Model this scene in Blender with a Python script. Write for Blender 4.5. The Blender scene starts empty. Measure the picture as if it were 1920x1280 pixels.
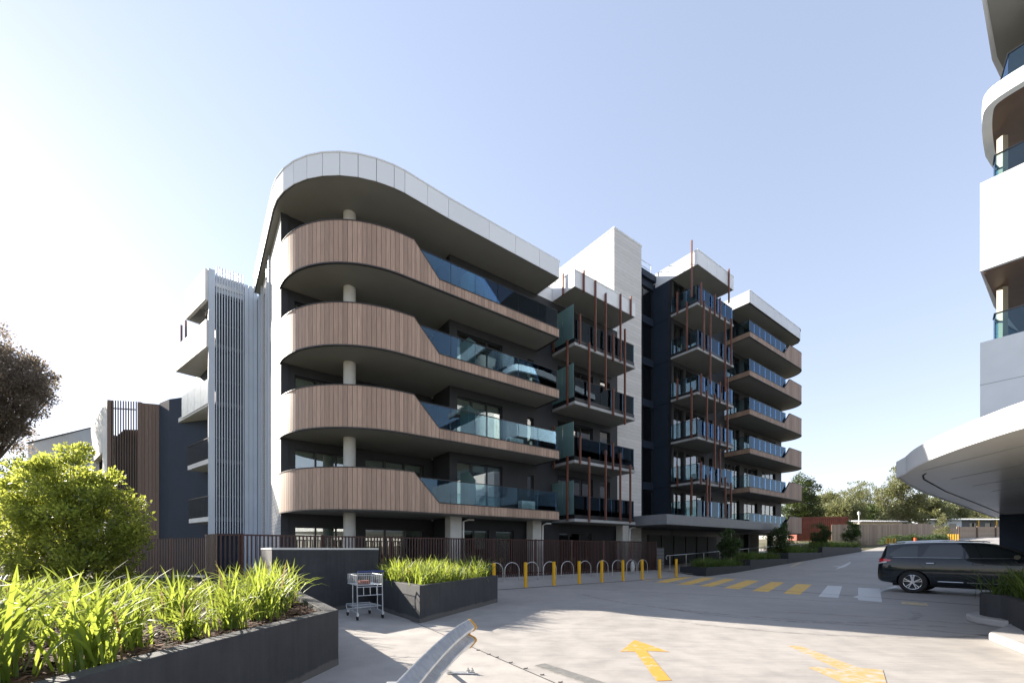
import bpy, bmesh, math, random
import numpy as np
from mathutils import Vector, Matrix

R = math.radians
random.seed(7)
rng = np.random.default_rng(7)
sc = bpy.context.scene
col = sc.collection

# ------------------------------------------------------------------ camera, sky, sun, exposure
EYE, FPX, CX, HY = 1.5, 800.0, 960.0, 1030.0
cam_d = bpy.data.cameras.new("camera")
cam = bpy.data.objects.new("camera", cam_d); col.objects.link(cam)
cam.location = (0, 0, EYE); cam.rotation_euler = (R(90), 0, 0)
cam_d.sensor_width = 36.0; cam_d.lens = 36.0 * FPX / 1920.0
cam_d.shift_x = 0.0; cam_d.shift_y = (HY - 640.0) / 1920.0
cam_d.clip_start = 0.05; cam_d.clip_end = 3000
sc.camera = cam

SUN_DIR = Vector((-0.868 * math.cos(R(24)), 0.497 * math.cos(R(24)), math.sin(R(24)))).normalized()
SUN_EL = math.asin(SUN_DIR.z); SUN_AZ = math.atan2(SUN_DIR.x, SUN_DIR.y)
world = bpy.data.worlds.new("World"); sc.world = world; world.use_nodes = True
wn = world.node_tree; wn.nodes.clear()
sky = wn.nodes.new("ShaderNodeTexSky"); sky.sky_type = 'NISHITA'; sky.sun_disc = False
sky.sun_elevation = SUN_EL; sky.sun_rotation = SUN_AZ
sky.altitude = 50; sky.air_density = 1.0; sky.dust_density = .15; sky.ozone_density = 1.8
bg = wn.nodes.new("ShaderNodeBackground"); bg.inputs[1].default_value = 0.15
wo = wn.nodes.new("ShaderNodeOutputWorld")
# the photograph's sky has a soft tonal range: compress the sky's own range evenly
v1 = wn.nodes.new("ShaderNodeVectorMath"); v1.operation = 'SCALE'; v1.inputs['Scale'].default_value = 0.15
gm_ = wn.nodes.new("ShaderNodeGamma"); gm_.inputs[1].default_value = 0.52
v2 = wn.nodes.new("ShaderNodeVectorMath"); v2.operation = 'SCALE'; v2.inputs['Scale'].default_value = 0.475 / 0.15
wn.links.new(sky.outputs[0], v1.inputs[0]); wn.links.new(v1.outputs[0], gm_.inputs[0]); wn.links.new(gm_.outputs[0], v2.inputs[0])
tn = wn.nodes.new("ShaderNodeVectorMath"); tn.operation = 'MULTIPLY'; tn.inputs[1].default_value = (1.06, .985, 1.02)
wn.links.new(v2.outputs[0], tn.inputs[0]); wn.links.new(tn.outputs[0], bg.inputs[0]); wn.links.new(bg.outputs[0], wo.inputs[0])
sun_d = bpy.data.lights.new("sun", 'SUN'); sun_d.energy = 5.0; sun_d.angle = R(0.5); sun_d.color = (1.0, 0.91, 0.79)
sun = bpy.data.objects.new("sun", sun_d); col.objects.link(sun)
sun.rotation_euler = SUN_DIR.to_track_quat('Z', 'Y').to_euler()
sc.view_settings.view_transform = 'Standard'; sc.view_settings.look = 'None'
sc.view_settings.exposure = 1.65; sc.view_settings.gamma = 1.0
sc.view_settings.use_curve_mapping = False
sc.cycles.max_bounces = 10; sc.cycles.transparent_max_bounces = 24
sc.cycles.caustics_reflective = False; sc.cycles.caustics_refractive = False
sc.cycles.use_denoising = True

# ------------------------------------------------------------------ frames of reference
TH = R(36.53); AX, AY = 2.31, 21.1
UX, UY = math.cos(TH), math.sin(TH)
def W(a, s):                                   # building frame (a along the front, s into the block) -> world
    return (AX + a * UX - s * UY, AY + a * UY + s * UX)
def toB(x, y):
    dx, dy = x - AX, y - AY
    return (dx * UX + dy * UY, -dx * UY + dy * UX)
def a_at(px, s):                               # where the sight line of a column meets the plane s
    k = (px - CX) / FPX
    x0, y0 = W(0, s)
    return (k * y0 - x0) / (UX - k * UY)
def s_at(px, a):
    k = (px - CX) / FPX
    x0, y0 = W(a, 0)
    return (x0 - k * y0) / (UY + k * UX)
def z_at(py, a, s):
    return EYE + (HY - py) * W(a, s)[1] / FPX
def G(px, py, z=0.0):
    d = (EYE - z) * FPX / (py - HY)
    return ((px - CX) / FPX * d, d)
def gz(a):
    pts = [(-600, 0), (9.0, 0), (12, .09), (15, .25), (26, .82), (40, 1.48), (46, 1.95), (55, 2.7), (75, 3.6), (120, 4.2), (600, 4.2)]
    for (x0, z0), (x1, z1) in zip(pts, pts[1:]):
        if a <= x1: return z0 + (z1 - z0) * (a - x0) / (x1 - x0)
    return 4.2
def gzw(x, y): return gz(toB(x, y)[0])

# ------------------------------------------------------------------ materials
MATS = {}
def newmat(name):
    m = bpy.data.materials.new(name); m.use_nodes = True
    nt = m.node_tree; p = nt.nodes["Principled BSDF"]
    MATS[name] = m
    return m, nt, p
def N(nt, t, **kw):
    n = nt.nodes.new(t)
    for k, v in kw.items(): setattr(n, k, v)
    return n
def L(nt, a, b): nt.links.new(a, b)
def mapping(nt, scale=(1, 1, 1), rot=(0, 0, 0), coord='Object'):
    tc = N(nt, "ShaderNodeTexCoord"); mp = N(nt, "ShaderNodeMapping")
    mp.inputs['Scale'].default_value = scale; mp.inputs['Rotation'].default_value = rot
    L(nt, tc.outputs[coord], mp.inputs[0]); return mp.outputs[0]
def ramp(nt, src, stops):
    r = N(nt, "ShaderNodeValToRGB"); e = r.color_ramp.elements
    while len(e) < len(stops): e.new(0.5)
    for el, (p, c) in zip(e, stops):
        el.position = p; el.color = (*c, 1) if len(c) == 3 else c
    L(nt, src, r.inputs[0]); return r.outputs[0]
def noise(nt, vec, scale, detail=4, rough=.55):
    n = N(nt, "ShaderNodeTexNoise"); n.inputs['Scale'].default_value = scale
    n.inputs['Detail'].default_value = detail; n.inputs['Roughness'].default_value = rough
    L(nt, vec, n.inputs['Vector']); return n.outputs['Fac']
def bump(nt, p, src, strength, dist=0.01):
    b = N(nt, "ShaderNodeBump"); b.inputs['Strength'].default_value = strength; b.inputs['Distance'].default_value = dist
    L(nt, src, b.inputs['Height']); L(nt, b.outputs[0], p.inputs['Normal'])
def mixc(nt, f, a, b, mode='MIX'):
    m = N(nt, "ShaderNodeMix", data_type='RGBA', blend_type=mode)
    if isinstance(f, (int, float)): m.inputs[0].default_value = f
    else: L(nt, f, m.inputs[0])
    for i, v in ((6, a), (7, b)):
        if isinstance(v, tuple): m.inputs[i].default_value = (*v, 1)
        else: L(nt, v, m.inputs[i])
    return m.outputs[2]
def plain(name, c, rough=.6, metal=0.0, var=.12, nscale=3.0, bmp=0.0, bscale=60, spec=.5, coat=0):
    m, nt, p = newmat(name)
    v = mapping(nt)
    f = noise(nt, v, nscale, 5)
    c0 = tuple(max(0, x * (1 - var)) for x in c); c1 = tuple(min(1, x * (1 + var)) for x in c)
    L(nt, ramp(nt, f, [(.3, c0), (.7, c1)]), p.inputs['Base Color'])
    p.inputs['Roughness'].default_value = rough; p.inputs['Metallic'].default_value = metal
    p.inputs['Specular IOR Level'].default_value = spec
    p.inputs['Coat Weight'].default_value = coat
    if bmp: bump(nt, p, noise(nt, v, bscale, 3), bmp, .004)
    return m
plain('white_metal', (.72, .74, .75), .35, var=.04, nscale=1.5, bmp=.05, bscale=2)
plain('white_render', (.66, .65, .62), .7, var=.08, nscale=1.2, bmp=.2, bscale=40)
plain('joint_dark', (.03, .03, .032), .8)
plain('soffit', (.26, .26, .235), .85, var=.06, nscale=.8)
plain('charcoal', (.024, .026, .030), .65, var=.15, nscale=1.5)
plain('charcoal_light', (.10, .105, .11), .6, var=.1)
plain('navy_panel', (.022, .032, .050), .6, var=.1, nscale=1.0, spec=.2)
plain('frame_black', (.012, .013, .015), .4, var=.1)
plain('trim_dark', (.03, .026, .024), .5)
plain('rust_brown', (.15, .055, .034), .45, var=.15, nscale=5)
plain('column_white', (.55, .55, .52), .6, var=.06)
plain('interior', (.48, .47, .44), .8, var=.15, nscale=.7)
plain('blind', (.75, .74, .70), .8, var=.04)
plain('light_grey_metal', (.50, .55, .61), .38, var=.05, nscale=1.2)
plain('steel', (.55, .56, .57), .28, metal=1.0, var=.08, nscale=8)
plain('galv', (.66, .68, .70), .36, metal=.55, var=.16, nscale=14, bmp=.08, bscale=25)
plain('yellow_paint', (.78, .42, .012), .42, var=.08, nscale=4)
def planter_mat():
    m, nt, p = newmat('planter_dark')
    v = mapping(nt); g = noise(nt, v, 1.6, 6, .65); st = noise(nt, mapping(nt, (9, 9, .7)), 1.4, 5, .7)
    c = mixc(nt, 1, ramp(nt, g, [(.3, (.030, .032, .036)), (.7, (.052, .054, .058))]), ramp(nt, st, [(.3, (.78, .78, .78)), (.55, (1, 1, 1)), (.8, (1.25, 1.24, 1.2))]), 'MULTIPLY')
    sep = N(nt, "ShaderNodeSeparateXYZ"); L(nt, v, sep.inputs[0])
    ad = N(nt, "ShaderNodeMath", operation='ADD'); L(nt, sep.outputs[2], ad.inputs[0]); ml_ = N(nt, "ShaderNodeMath", operation='MULTIPLY'); L(nt, g, ml_.inputs[0]); ml_.inputs[1].default_value = -.16; L(nt, ml_.outputs[0], ad.inputs[1])
    L(nt, mixc(nt, ramp(nt, ad.outputs[0], [(0, (.55, .55, .55)), (.03, (0, 0, 0))]), c, (.16, .15, .135)), p.inputs['Base Color'])
    p.inputs['Roughness'].default_value = .78; bump(nt, p, noise(nt, v, 110, 3), .5, .004)
planter_mat()
plain('planter_grey', (.17, .17, .172), .8, var=.12, nscale=2.2, bmp=.5, bscale=120)
plain('fence_brown', (.075, .028, .020), .5, var=.35, nscale=6)
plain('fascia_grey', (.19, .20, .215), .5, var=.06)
plain('bark', (.10, .075, .055), .9, var=.35, nscale=12, bmp=.8, bscale=30)
plain('pale_bark', (.28, .22, .17), .9, var=.3, nscale=5, bmp=.6, bscale=12)
plain('ac_white', (.70, .70, .67), .5, var=.05)
plain('rubber', (.018, .018, .019), .8)
plain('plastic_blue', (.02, .04, .16), .35)
plain('red_paint', (.21, .065, .045), .6, var=.25, nscale=1.2)
plain('site_red', (.34, .06, .035), .6)
plain('orange_paint', (.8, .10, .02), .6)
plain('edge_gold', (.62, .33, .06), .4, var=.15)
plain('bronze_panel', (.42, .27, .19), .55, var=.1)
plain('bronze_dark', (.018, .015, .013), .45, var=.2)
plain('shed_roof', (.48, .50, .52), .5, var=.15, nscale=.6)
plain('wall_cream', (.42, .38, .30), .8)
plain('soffit_gloss', (.70, .69, .63), .22, var=.05, nscale=.5, bmp=.25, bscale=.9)
plain('soffit_brown', (.10, .055, .035), .5)
plain('rubber_seal', (.01, .01, .01), .6)
plain('soil', (.045, .03, .022), .95, var=.5, nscale=30, bmp=1.0, bscale=80)

def timber(name, c0, c1, zscale=.6):
    m, nt, p = newmat(name)
    geo = N(nt, "ShaderNodeNewGeometry")
    base = ramp(nt, geo.outputs['Random Per Island'], [(0, c0), (1, c1)])
    g = noise(nt, mapping(nt, (28, 28, zscale)), 3.0, 5, .6)
    g2 = ramp(nt, g, [(.35, (.72, .70, .68)), (.65, (1.06, 1.05, 1.04))])
    L(nt, mixc(nt, 1.0, base, g2, 'MULTIPLY'), p.inputs['Base Color'])
    p.inputs['Roughness'].default_value = .6
    bump(nt, p, g, .25, .003); return m
timber('timber', (.34, .235, .175), (.49, .345, .26))
timber('timber_fence_mat', (.27, .20, .15), (.42, .33, .25), .4)
timber('timber_dark', (.13, .085, .06), (.17, .115, .085))

def rand_island(name, c0, c1, rough=.6):
    m, nt, p = newmat(name)
    geo = N(nt, "ShaderNodeNewGeometry")
    L(nt, ramp(nt, geo.outputs['Random Per Island'], [(0, c0), (1, c1)]), p.inputs['Base Color'])
    p.inputs['Roughness'].default_value = rough; return m
rand_island('panel_white', (.72, .74, .755), (.78, .80, .81), .35)
rand_island('mulch', (.03, .015, .01), (.17, .085, .05), .95)
rand_island('slat_brown', (.026, .011, .009), (.06, .022, .016), .5)
rand_island('deco', (.55, .54, .50), (.66, .65, .62), .6)

def concrete(name, c, streak=True, blotch=.14, rough=.72, joints=None):
    m, nt, p = newmat(name)
    v = mapping(nt)
    big = noise(nt, v, .35, 6, .6); mid = noise(nt, v, 2.3, 6, .65)
    a = ramp(nt, big, [(.3, tuple(x * (1 - blotch) for x in c)), (.68, tuple(x * (1 + blotch * .45) for x in c))])
    b = ramp(nt, mid, [(.32, (.84, .84, .85)), (.6, (1.03, 1.03, 1.03))])
    out = mixc(nt, 1.0, a, b, 'MULTIPLY')
    fine = noise(nt, v, 90, 3)
    f3 = ramp(nt, fine, [(.3, (.92, .92, .92)), (.7, (1.05, 1.05, 1.05))])
    out = mixc(nt, 1.0, out, f3, 'MULTIPLY')
    if streak:
        sv = mapping(nt, (.5, 9, 1), (0, 0, R(30)))
        st = noise(nt, sv, 1.6, 5, .7)
        out = mixc(nt, 1.0, out, ramp(nt, st, [(.34, (.89, .89, .90)), (.56, (1, 1, 1))]), 'MULTIPLY')
    L(nt, out, p.inputs['Base Color'])
    L(nt, ramp(nt, mid, [(.3, (rough - .15,) * 3), (.7, (rough + .1,) * 3)]), p.inputs['Roughness'])
    bump(nt, p, fine, .25, .004); return m
concrete('concrete_road', (.385, .362, .335))
concrete('concrete_path', (.40, .375, .345), False)
concrete('concrete_kerb', (.46, .44, .42), False, .15)
concrete('asphalt', (.055, .055, .056), False)
def boardform():                                # the tower's board-marked concrete
    m, nt, p = newmat('board_concrete')
    v = mapping(nt)
    sep = N(nt, "ShaderNodeSeparateXYZ"); L(nt, v, sep.inputs[0])
    mul = N(nt, "ShaderNodeMath", operation='MULTIPLY'); L(nt, sep.outputs[2], mul.inputs[0]); mul.inputs[1].default_value = 4.4
    fr = N(nt, "ShaderNodeMath", operation='FRACT'); L(nt, mul.outputs[0], fr.inputs[0])
    fl = N(nt, "ShaderNodeMath", operation='FLOOR'); L(nt, mul.outputs[0], fl.inputs[0])
    wn_ = N(nt, "ShaderNodeTexWhiteNoise", noise_dimensions='1D'); L(nt, fl.outputs[0], wn_.inputs['W'])
    board = ramp(nt, wn_.outputs[0], [(0, (.62, .61, .59)), (1, (.70, .69, .67))])
    line = ramp(nt, fr.outputs[0], [(0, (.72, .72, .72)), (.05, (.72, .72, .72)), (.09, (1, 1, 1))])
    line.node.color_ramp.interpolation = 'LINEAR'
    g = noise(nt, mapping(nt, (1, 1, 14)), 2.5, 5)
    gg = ramp(nt, g, [(.3, (.82, .82, .82)), (.65, (1, 1, 1))])
    L(nt, mixc(nt, 1, mixc(nt, 1, board, line, 'MULTIPLY'), gg, 'MULTIPLY'), p.inputs['Base Color'])
    p.inputs['Roughness'].default_value = .8; bump(nt, p, line, .5, .01)
boardform()
def brickwall():
    m, nt, p = newmat('white_brick')
    tc = N(nt, "ShaderNodeTexCoord"); sep = N(nt, "ShaderNodeSeparateXYZ"); L(nt, tc.outputs['Object'], sep.inputs[0])
    add = N(nt, "ShaderNodeMath", operation='ADD'); L(nt, sep.outputs[0], add.inputs[0]); L(nt, sep.outputs[1], add.inputs[1])
    cb = N(nt, "ShaderNodeCombineXYZ"); L(nt, add.outputs[0], cb.inputs[0]); L(nt, sep.outputs[2], cb.inputs[1])
    b = N(nt, "ShaderNodeTexBrick"); L(nt, cb.outputs[0], b.inputs['Vector'])
    b.inputs['Scale'].default_value = 1; b.inputs['Brick Width'].default_value = .45; b.inputs['Row Height'].default_value = .15
    b.inputs['Mortar Size'].default_value = .008
    b.inputs['Color1'].default_value = (.46, .46, .455, 1); b.inputs['Color2'].default_value = (.40, .40, .40, 1); b.inputs['Mortar'].default_value = (.2, .2, .2, 1)
    L(nt, b.outputs[0], p.inputs['Base Color']); p.inputs['Roughness'].default_value = .8
brickwall()

def sheet_glass(name, tint, refl=(1, 1, 1), rough=0.0, add=.06, ior=1.6):
    m, nt, p = newmat(name); nt.nodes.remove(p)
    out = nt.nodes['Material Output']
    tr = N(nt, "ShaderNodeBsdfTransparent"); tr.inputs[0].default_value = (*tint, 1)
    gl = N(nt, "ShaderNodeBsdfGlossy"); gl.inputs['Roughness'].default_value = rough; gl.inputs[0].default_value = (*refl, 1)
    fr = N(nt, "ShaderNodeFresnel"); fr.inputs[0].default_value = ior
    ad = N(nt, "ShaderNodeMath", operation='MULTIPLY_ADD'); L(nt, fr.outputs[0], ad.inputs[0]); ad.inputs[1].default_value = 1.0; ad.inputs[2].default_value = add
    ad.use_clamp = True
    mx = N(nt, "ShaderNodeMixShader"); L(nt, ad.outputs[0], mx.inputs[0]); L(nt, tr.outputs[0], mx.inputs[1]); L(nt, gl.outputs[0], mx.inputs[2])
    L(nt, mx.outputs[0], out.inputs[0]); return m
sheet_glass('window_glass', (.74, .80, .78), add=.12)
sheet_glass('rail_glass', (.74, .86, .88), (.52, .70, .90), add=.015, ior=1.42)
def frosted():
    m, nt, p = newmat('frosted_glass')
    p.inputs['Base Color'].default_value = (.16, .27, .27, 1); p.inputs['Roughness'].default_value = .25
    v = noise(nt, mapping(nt), 1.5, 2); L(nt, ramp(nt, v, [(.3, (.14, .24, .245)), (.7, (.18, .29, .295))]), p.inputs['Base Color'])
    tl = N(nt, "ShaderNodeBsdfTranslucent"); tl.inputs[0].default_value = (.45, .6, .58, 1)
    mx = N(nt, "ShaderNodeMixShader"); mx.inputs[0].default_value = .4
    L(nt, p.outputs[0], mx.inputs[1]); L(nt, tl.outputs[0], mx.inputs[2]); L(nt, mx.outputs[0], nt.nodes['Material Output'].inputs[0])
frosted()
def leafmat(name, c0, c1, trans, tf=.45, rough=.45, dead=False):
    m, nt, p = newmat(name)
    geo = N(nt, "ShaderNodeNewGeometry")
    L(nt, ramp(nt, geo.outputs['Random Per Island'], [(0, c0), (.93, c1), (.95, (.20, .15, .07)), (1, (.16, .11, .05))] if dead else [(0, c0), (1, c1)]), p.inputs['Base Color'])
    p.inputs['Roughness'].default_value = rough
    tl = N(nt, "ShaderNodeBsdfTranslucent")
    L(nt, ramp(nt, geo.outputs['Random Per Island'], [(0, tuple(x * .6 for x in trans)), (.93, trans), (.95, (.30, .23, .10)), (1, (.22, .16, .07))] if dead else [(0, tuple(x * .6 for x in trans)), (1, trans)]), tl.inputs[0])
    mx = N(nt, "ShaderNodeMixShader"); mx.inputs[0].default_value = tf
    L(nt, p.outputs[0], mx.inputs[1]); L(nt, tl.outputs[0], mx.inputs[2]); L(nt, mx.outputs[0], nt.nodes['Material Output'].inputs[0])
leafmat('strap_leaf', (.06, .11, .025), (.12, .18, .045), (.50, .60, .085), .5, .5, True)
leafmat('strap_leaf_dull', (.045, .09, .02), (.09, .14, .035), (.30, .42, .06), .4, .4, True)
leafmat('bush_leaf', (.055, .085, .02), (.16, .19, .045), (.66, .72, .12), .55, .4)
leafmat('tree_leaf_dark', (.03, .05, .018), (.075, .10, .03), (.16, .22, .05), .3, .5)
leafmat('gum_leaf', (.12, .13, .06), (.25, .25, .125), (.35, .38, .14), .3, .5)
leafmat('shrub_leaf', (.03, .055, .018), (.06, .09, .03), (.15, .25, .05), .3, .5)
leafmat('plum_leaf', (.10, .08, .075), (.19, .16, .12), (.42, .34, .24), .45, .5)
def carpaint():
    m, nt, p = newmat('car_paint')
    p.inputs['Base Color'].default_value = (.006, .010, .014, 1); p.inputs['Roughness'].default_value = .25
    p.inputs['Coat Weight'].default_value = .8; p.inputs['Coat Roughness'].default_value = .03; p.inputs['Specular IOR Level'].default_value = .2
    v = noise(nt, mapping(nt), 400, 2); L(nt, ramp(nt, v, [(.3, (.005, .010, .014)), (.7, (.009, .016, .022))]), p.inputs['Base Color'])
carpaint()
plain('car_glass', (.012, .018, .022), .04, var=.1, spec=.8)
plain('lamp_red', (.55, .01, .02), .12, coat=1)
plain('lamp_clear', (.6, .6, .6), .12, coat=1)
plain('chrome', (.8, .8, .8), .12, metal=1.0, var=.02)

# ------------------------------------------------------------------ mesh building
def tag(o, label=None, cat=None, group=None, kind=None):
    if label: o['label'] = label
    if cat: o['category'] = cat
    if group: o['group'] = group
    if kind: o['kind'] = kind
    return o
def link(o, parent=None):
    col.objects.link(o)
    if parent is not None: o.parent = parent
    return o
def empty(name, loc=(0, 0, 0), rz=0.0, label=None, cat=None, group=None):
    o = bpy.data.objects.new(name, None); link(o); o.location = loc; o.rotation_euler = (0, 0, rz)
    o.empty_display_size = .2
    return tag(o, label, cat, group)
def copy_tree(o, parent=None):
    c = o.copy(); col.objects.link(c)
    if parent is not None: c.parent = parent
    for ch in [x for x in KIDS.get(o.name, [])]:
        copy_tree(ch, c)
    return c
KIDS = {}
class MB:
    def __init__(s): s.v = []; s.f = []; s.m = []
    def add(s, vs, fs, mi=0):
        n = len(s.v); s.v.extend(vs); s.f.extend([tuple(i + n for i in f) for f in fs]); s.m.extend([mi] * len(fs))
    def hexa(s, b, t, mi=0):                    # four bottom points, four top points
        s.add(list(b) + list(t), [(3, 2, 1, 0), (4, 5, 6, 7), (0, 1, 5, 4), (1, 2, 6, 5), (2, 3, 7, 6), (3, 0, 4, 7)], mi)
    def box(s, x0, x1, y0, y1, z0, z1, mi=0):
        s.hexa([(x0, y0, z0), (x1, y0, z0), (x1, y1, z0), (x0, y1, z0)], [(x0, y0, z1), (x1, y0, z1), (x1, y1, z1), (x0, y1, z1)], mi)
    def seg(s, p, q, o0, o1, z0, z1, mi=0):     # wall piece p->q, outward is the left of travel; z may be a pair
        dx, dy = q[0] - p[0], q[1] - p[1]; l = math.hypot(dx, dy) or 1
        nx, ny = -dy / l, dx / l
        za = z0 if isinstance(z0, tuple) else (z0, z0); zb = z1 if isinstance(z1, tuple) else (z1, z1)
        P = lambda b, o: (b[0] + nx * o, b[1] + ny * o)
        a, b_, c, d = P(p, o0), P(q, o0), P(q, o1), P(p, o1)
        s.hexa([(*a, za[0]), (*d, za[0]), (*c, za[1]), (*b_, za[1])], [(*a, zb[0]), (*d, zb[0]), (*c, zb[1]), (*b_, zb[1])], mi)
    def prism(s, poly, z0, z1, mi=0):
        n = len(poly)
        zb = z0 if callable(z0) else (lambda p: z0); zt = z1 if callable(z1) else (lambda p: z1)
        ar = sum(poly[i][0] * poly[(i + 1) % n][1] - poly[(i + 1) % n][0] * poly[i][1] for i in range(n))
        if ar < 0: poly = poly[::-1]
        vs = [(*p, zb(p)) for p in poly] + [(*p, zt(p)) for p in poly]
        fs = [tuple(range(n - 1, -1, -1)), tuple(range(n, 2 * n))] + [(i, (i + 1) % n, n + (i + 1) % n, n + i) for i in range(n)]
        s.add(vs, fs, mi)
    def tube(s, pts, r, n=8, mi=0, cap=True):
        pts = [Vector(p) for p in pts]; rr = r if isinstance(r, (list, tuple)) else [r] * len(pts)
        vs = []; fs = []; prev = None
        for i, p in enumerate(pts):
            t = (pts[min(i + 1, len(pts) - 1)] - pts[max(i - 1, 0)]).normalized()
            if prev is None:
                x = t.orthogonal().normalized()
            else:
                x = (prev - t * prev.dot(t)).normalized()
            prev = x; y = t.cross(x)
            for k in range(n):
                an = 2 * math.pi * k / n
                vs.append(tuple(p + (x * math.cos(an) + y * math.sin(an)) * rr[i]))
        for i in range(len(pts) - 1):
            for k in range(n):
                fs.append((i * n + k, i * n + (k + 1) % n, (i + 1) * n + (k + 1) % n, (i + 1) * n + k))
        if cap:
            fs.append(tuple(range(n - 1, -1, -1))); fs.append(tuple((len(pts) - 1) * n + k for k in range(n)))
        s.add(vs, fs, mi)
    def cyl(s, x, y, z0, z1, r, n=20, mi=0): s.tube([(x, y, z0), (x, y, z1)], r, n, mi)
    def bar(s, p, q, w, h, mi=0):               # square bar between two points
        p = Vector(p); q = Vector(q); t = (q - p).normalized()
        up = Vector((0, 0, 1)) if abs(t.z) < .95 else Vector((0, 1, 0))
        x = t.cross(up).normalized() * w / 2; y = x.cross(t).normalized() * h / 2
        f = lambda c: [tuple(c - x - y), tuple(c + x - y), tuple(c + x + y), tuple(c - x + y)]
        s.hexa(f(p), f(q), mi)
    def build(s, name, mat, parent=None, smooth=False, bevel=0, label=None):
        me = bpy.data.meshes.new(name); me.from_pydata(s.v, [], s.f)
        mats = mat if isinstance(mat, (list, tuple)) else [mat]
        for m in mats: me.materials.append(MATS[m])
        if len(mats) > 1: me.polygons.foreach_set('material_index', s.m)
        bm = bmesh.new(); bm.from_mesh(me); bmesh.ops.recalc_face_normals(bm, faces=bm.faces); bm.to_mesh(me); bm.free()
        if smooth:
            me.polygons.foreach_set('use_smooth', [True] * len(me.polygons)); me.set_sharp_from_angle(angle=R(38))
        me.update()
        o = bpy.data.objects.new(name, me); link(o, parent)
        if parent is not None: KIDS.setdefault(parent.name, []).append(o)
        if bevel:
            b = o.modifiers.new('bevel', 'BEVEL'); b.width = bevel; b.segments = 2; b.limit_method = 'ANGLE'
        if label: o['label'] = label
        return o
def raw_mesh(name, V, F, mat, parent=None, smooth=False):
    """numpy quads or tris"""
    me = bpy.data.meshes.new(name)
    V = np.asarray(V, dtype=np.float32); F = np.asarray(F, dtype=np.int32); k = F.shape[1]
    me.vertices.add(len(V)); me.vertices.foreach_set('co', V.ravel())
    me.loops.add(F.size); me.loops.foreach_set('vertex_index', F.ravel())
    me.polygons.add(len(F)); me.polygons.foreach_set('loop_start', np.arange(0, F.size, k, dtype=np.int32))
    me.materials.append(MATS[mat]); me.update(calc_edges=True)
    if smooth: me.polygons.foreach_set('use_smooth', [True] * len(F))
    o = bpy.data.objects.new(name, me); link(o, parent)
    if parent is not None: KIDS.setdefault(parent.name, []).append(o)
    return o

def arc(cx, cy, r, a0, a1, n=20):
    return [(cx + r * math.cos(R(a0 + (a1 - a0) * i / n)), cy + r * math.sin(R(a0 + (a1 - a0) * i / n))) for i in range(n + 1)]
def path_len(P):
    out = [0]
    for a, b in zip(P, P[1:]): out.append(out[-1] + math.hypot(b[0] - a[0], b[1] - a[1]))
    return out
def path_pt(P, Ls, l):
    l = max(0, min(Ls[-1], l))
    for i in range(len(P) - 1):
        if l <= Ls[i + 1] + 1e-9:
            k = (l - Ls[i]) / max(1e-9, Ls[i + 1] - Ls[i])
            return (P[i][0] + (P[i + 1][0] - P[i][0]) * k, P[i][1] + (P[i + 1][1] - P[i][1]) * k)
    return P[-1]
def boards(mb, P, w, gap, o0, o1, z0, ztop, mi=0, breaks=()):
    """pieces of width w set along a path; ztop is a number or a function of length along the path"""
    Ls = path_len(P); T = Ls[-1]
    zt = ztop if callable(ztop) else (lambda l: ztop)
    n = max(1, round(T / w)); cuts = [T * i / n for i in range(n + 1)]
    for a, b in zip(cuts, cuts[1:]):
        a2, b2 = a + gap / 2, b - gap / 2
        mids = [m for m in breaks if a2 + .01 < m < b2 - .01]
        ls = [a2] + mids + [b2]
        for u, v in zip(ls, ls[1:]):
            mb.seg(path_pt(P, Ls, u), path_pt(P, Ls, v), o0, o1, z0, (zt(u), zt(v)), mi)
def ribbon(mb, P, o0, o1, z0, z1, mi=0):
    """one continuous band along a path with mitred corners; z may be functions of length"""
    Ls = path_len(P); n = len(P); nr = []
    for i in range(n):
        v = []
        for j in (i - 1, i):
            if 0 <= j < n - 1:
                dx, dy = P[j + 1][0] - P[j][0], P[j + 1][1] - P[j][1]; l = math.hypot(dx, dy) or 1
                v.append((-dy / l, dx / l))
        nx = sum(k[0] for k in v) / len(v); ny = sum(k[1] for k in v) / len(v); q = nx * nx + ny * ny
        nr.append((nx / q, ny / q))
    fa = z0 if callable(z0) else (lambda l: z0); fb = z1 if callable(z1) else (lambda l: z1)
    vs = []
    for p, m, l in zip(P, nr, Ls):
        i0 = (p[0] + m[0] * o0, p[1] + m[1] * o0); i1 = (p[0] + m[0] * o1, p[1] + m[1] * o1)
        vs += [(*i0, fa(l)), (*i1, fa(l)), (*i1, fb(l)), (*i0, fb(l))]
    fs = [(0, 1, 2, 3), tuple(4 * (n - 1) + k for k in (3, 2, 1, 0))]
    for i in range(n - 1):
        for k in range(4):
            fs.append((4 * i + k, 4 * i + (k + 1) % 4, 4 * i + 4 + (k + 1) % 4, 4 * i + 4 + k))
    mb.add(vs, fs, mi)
def densify(P, extra):
    """insert points at given lengths"""
    Ls = path_len(P); allp = [(l, p) for l, p in zip(Ls, P)]
    for e in extra:
        if all(abs(e - l) > .005 for l in Ls) and 0 < e < Ls[-1]: allp.append((e, path_pt(P, Ls, e)))
    allp.sort(key=lambda t: t[0]); return [p for _, p in allp]

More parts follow.
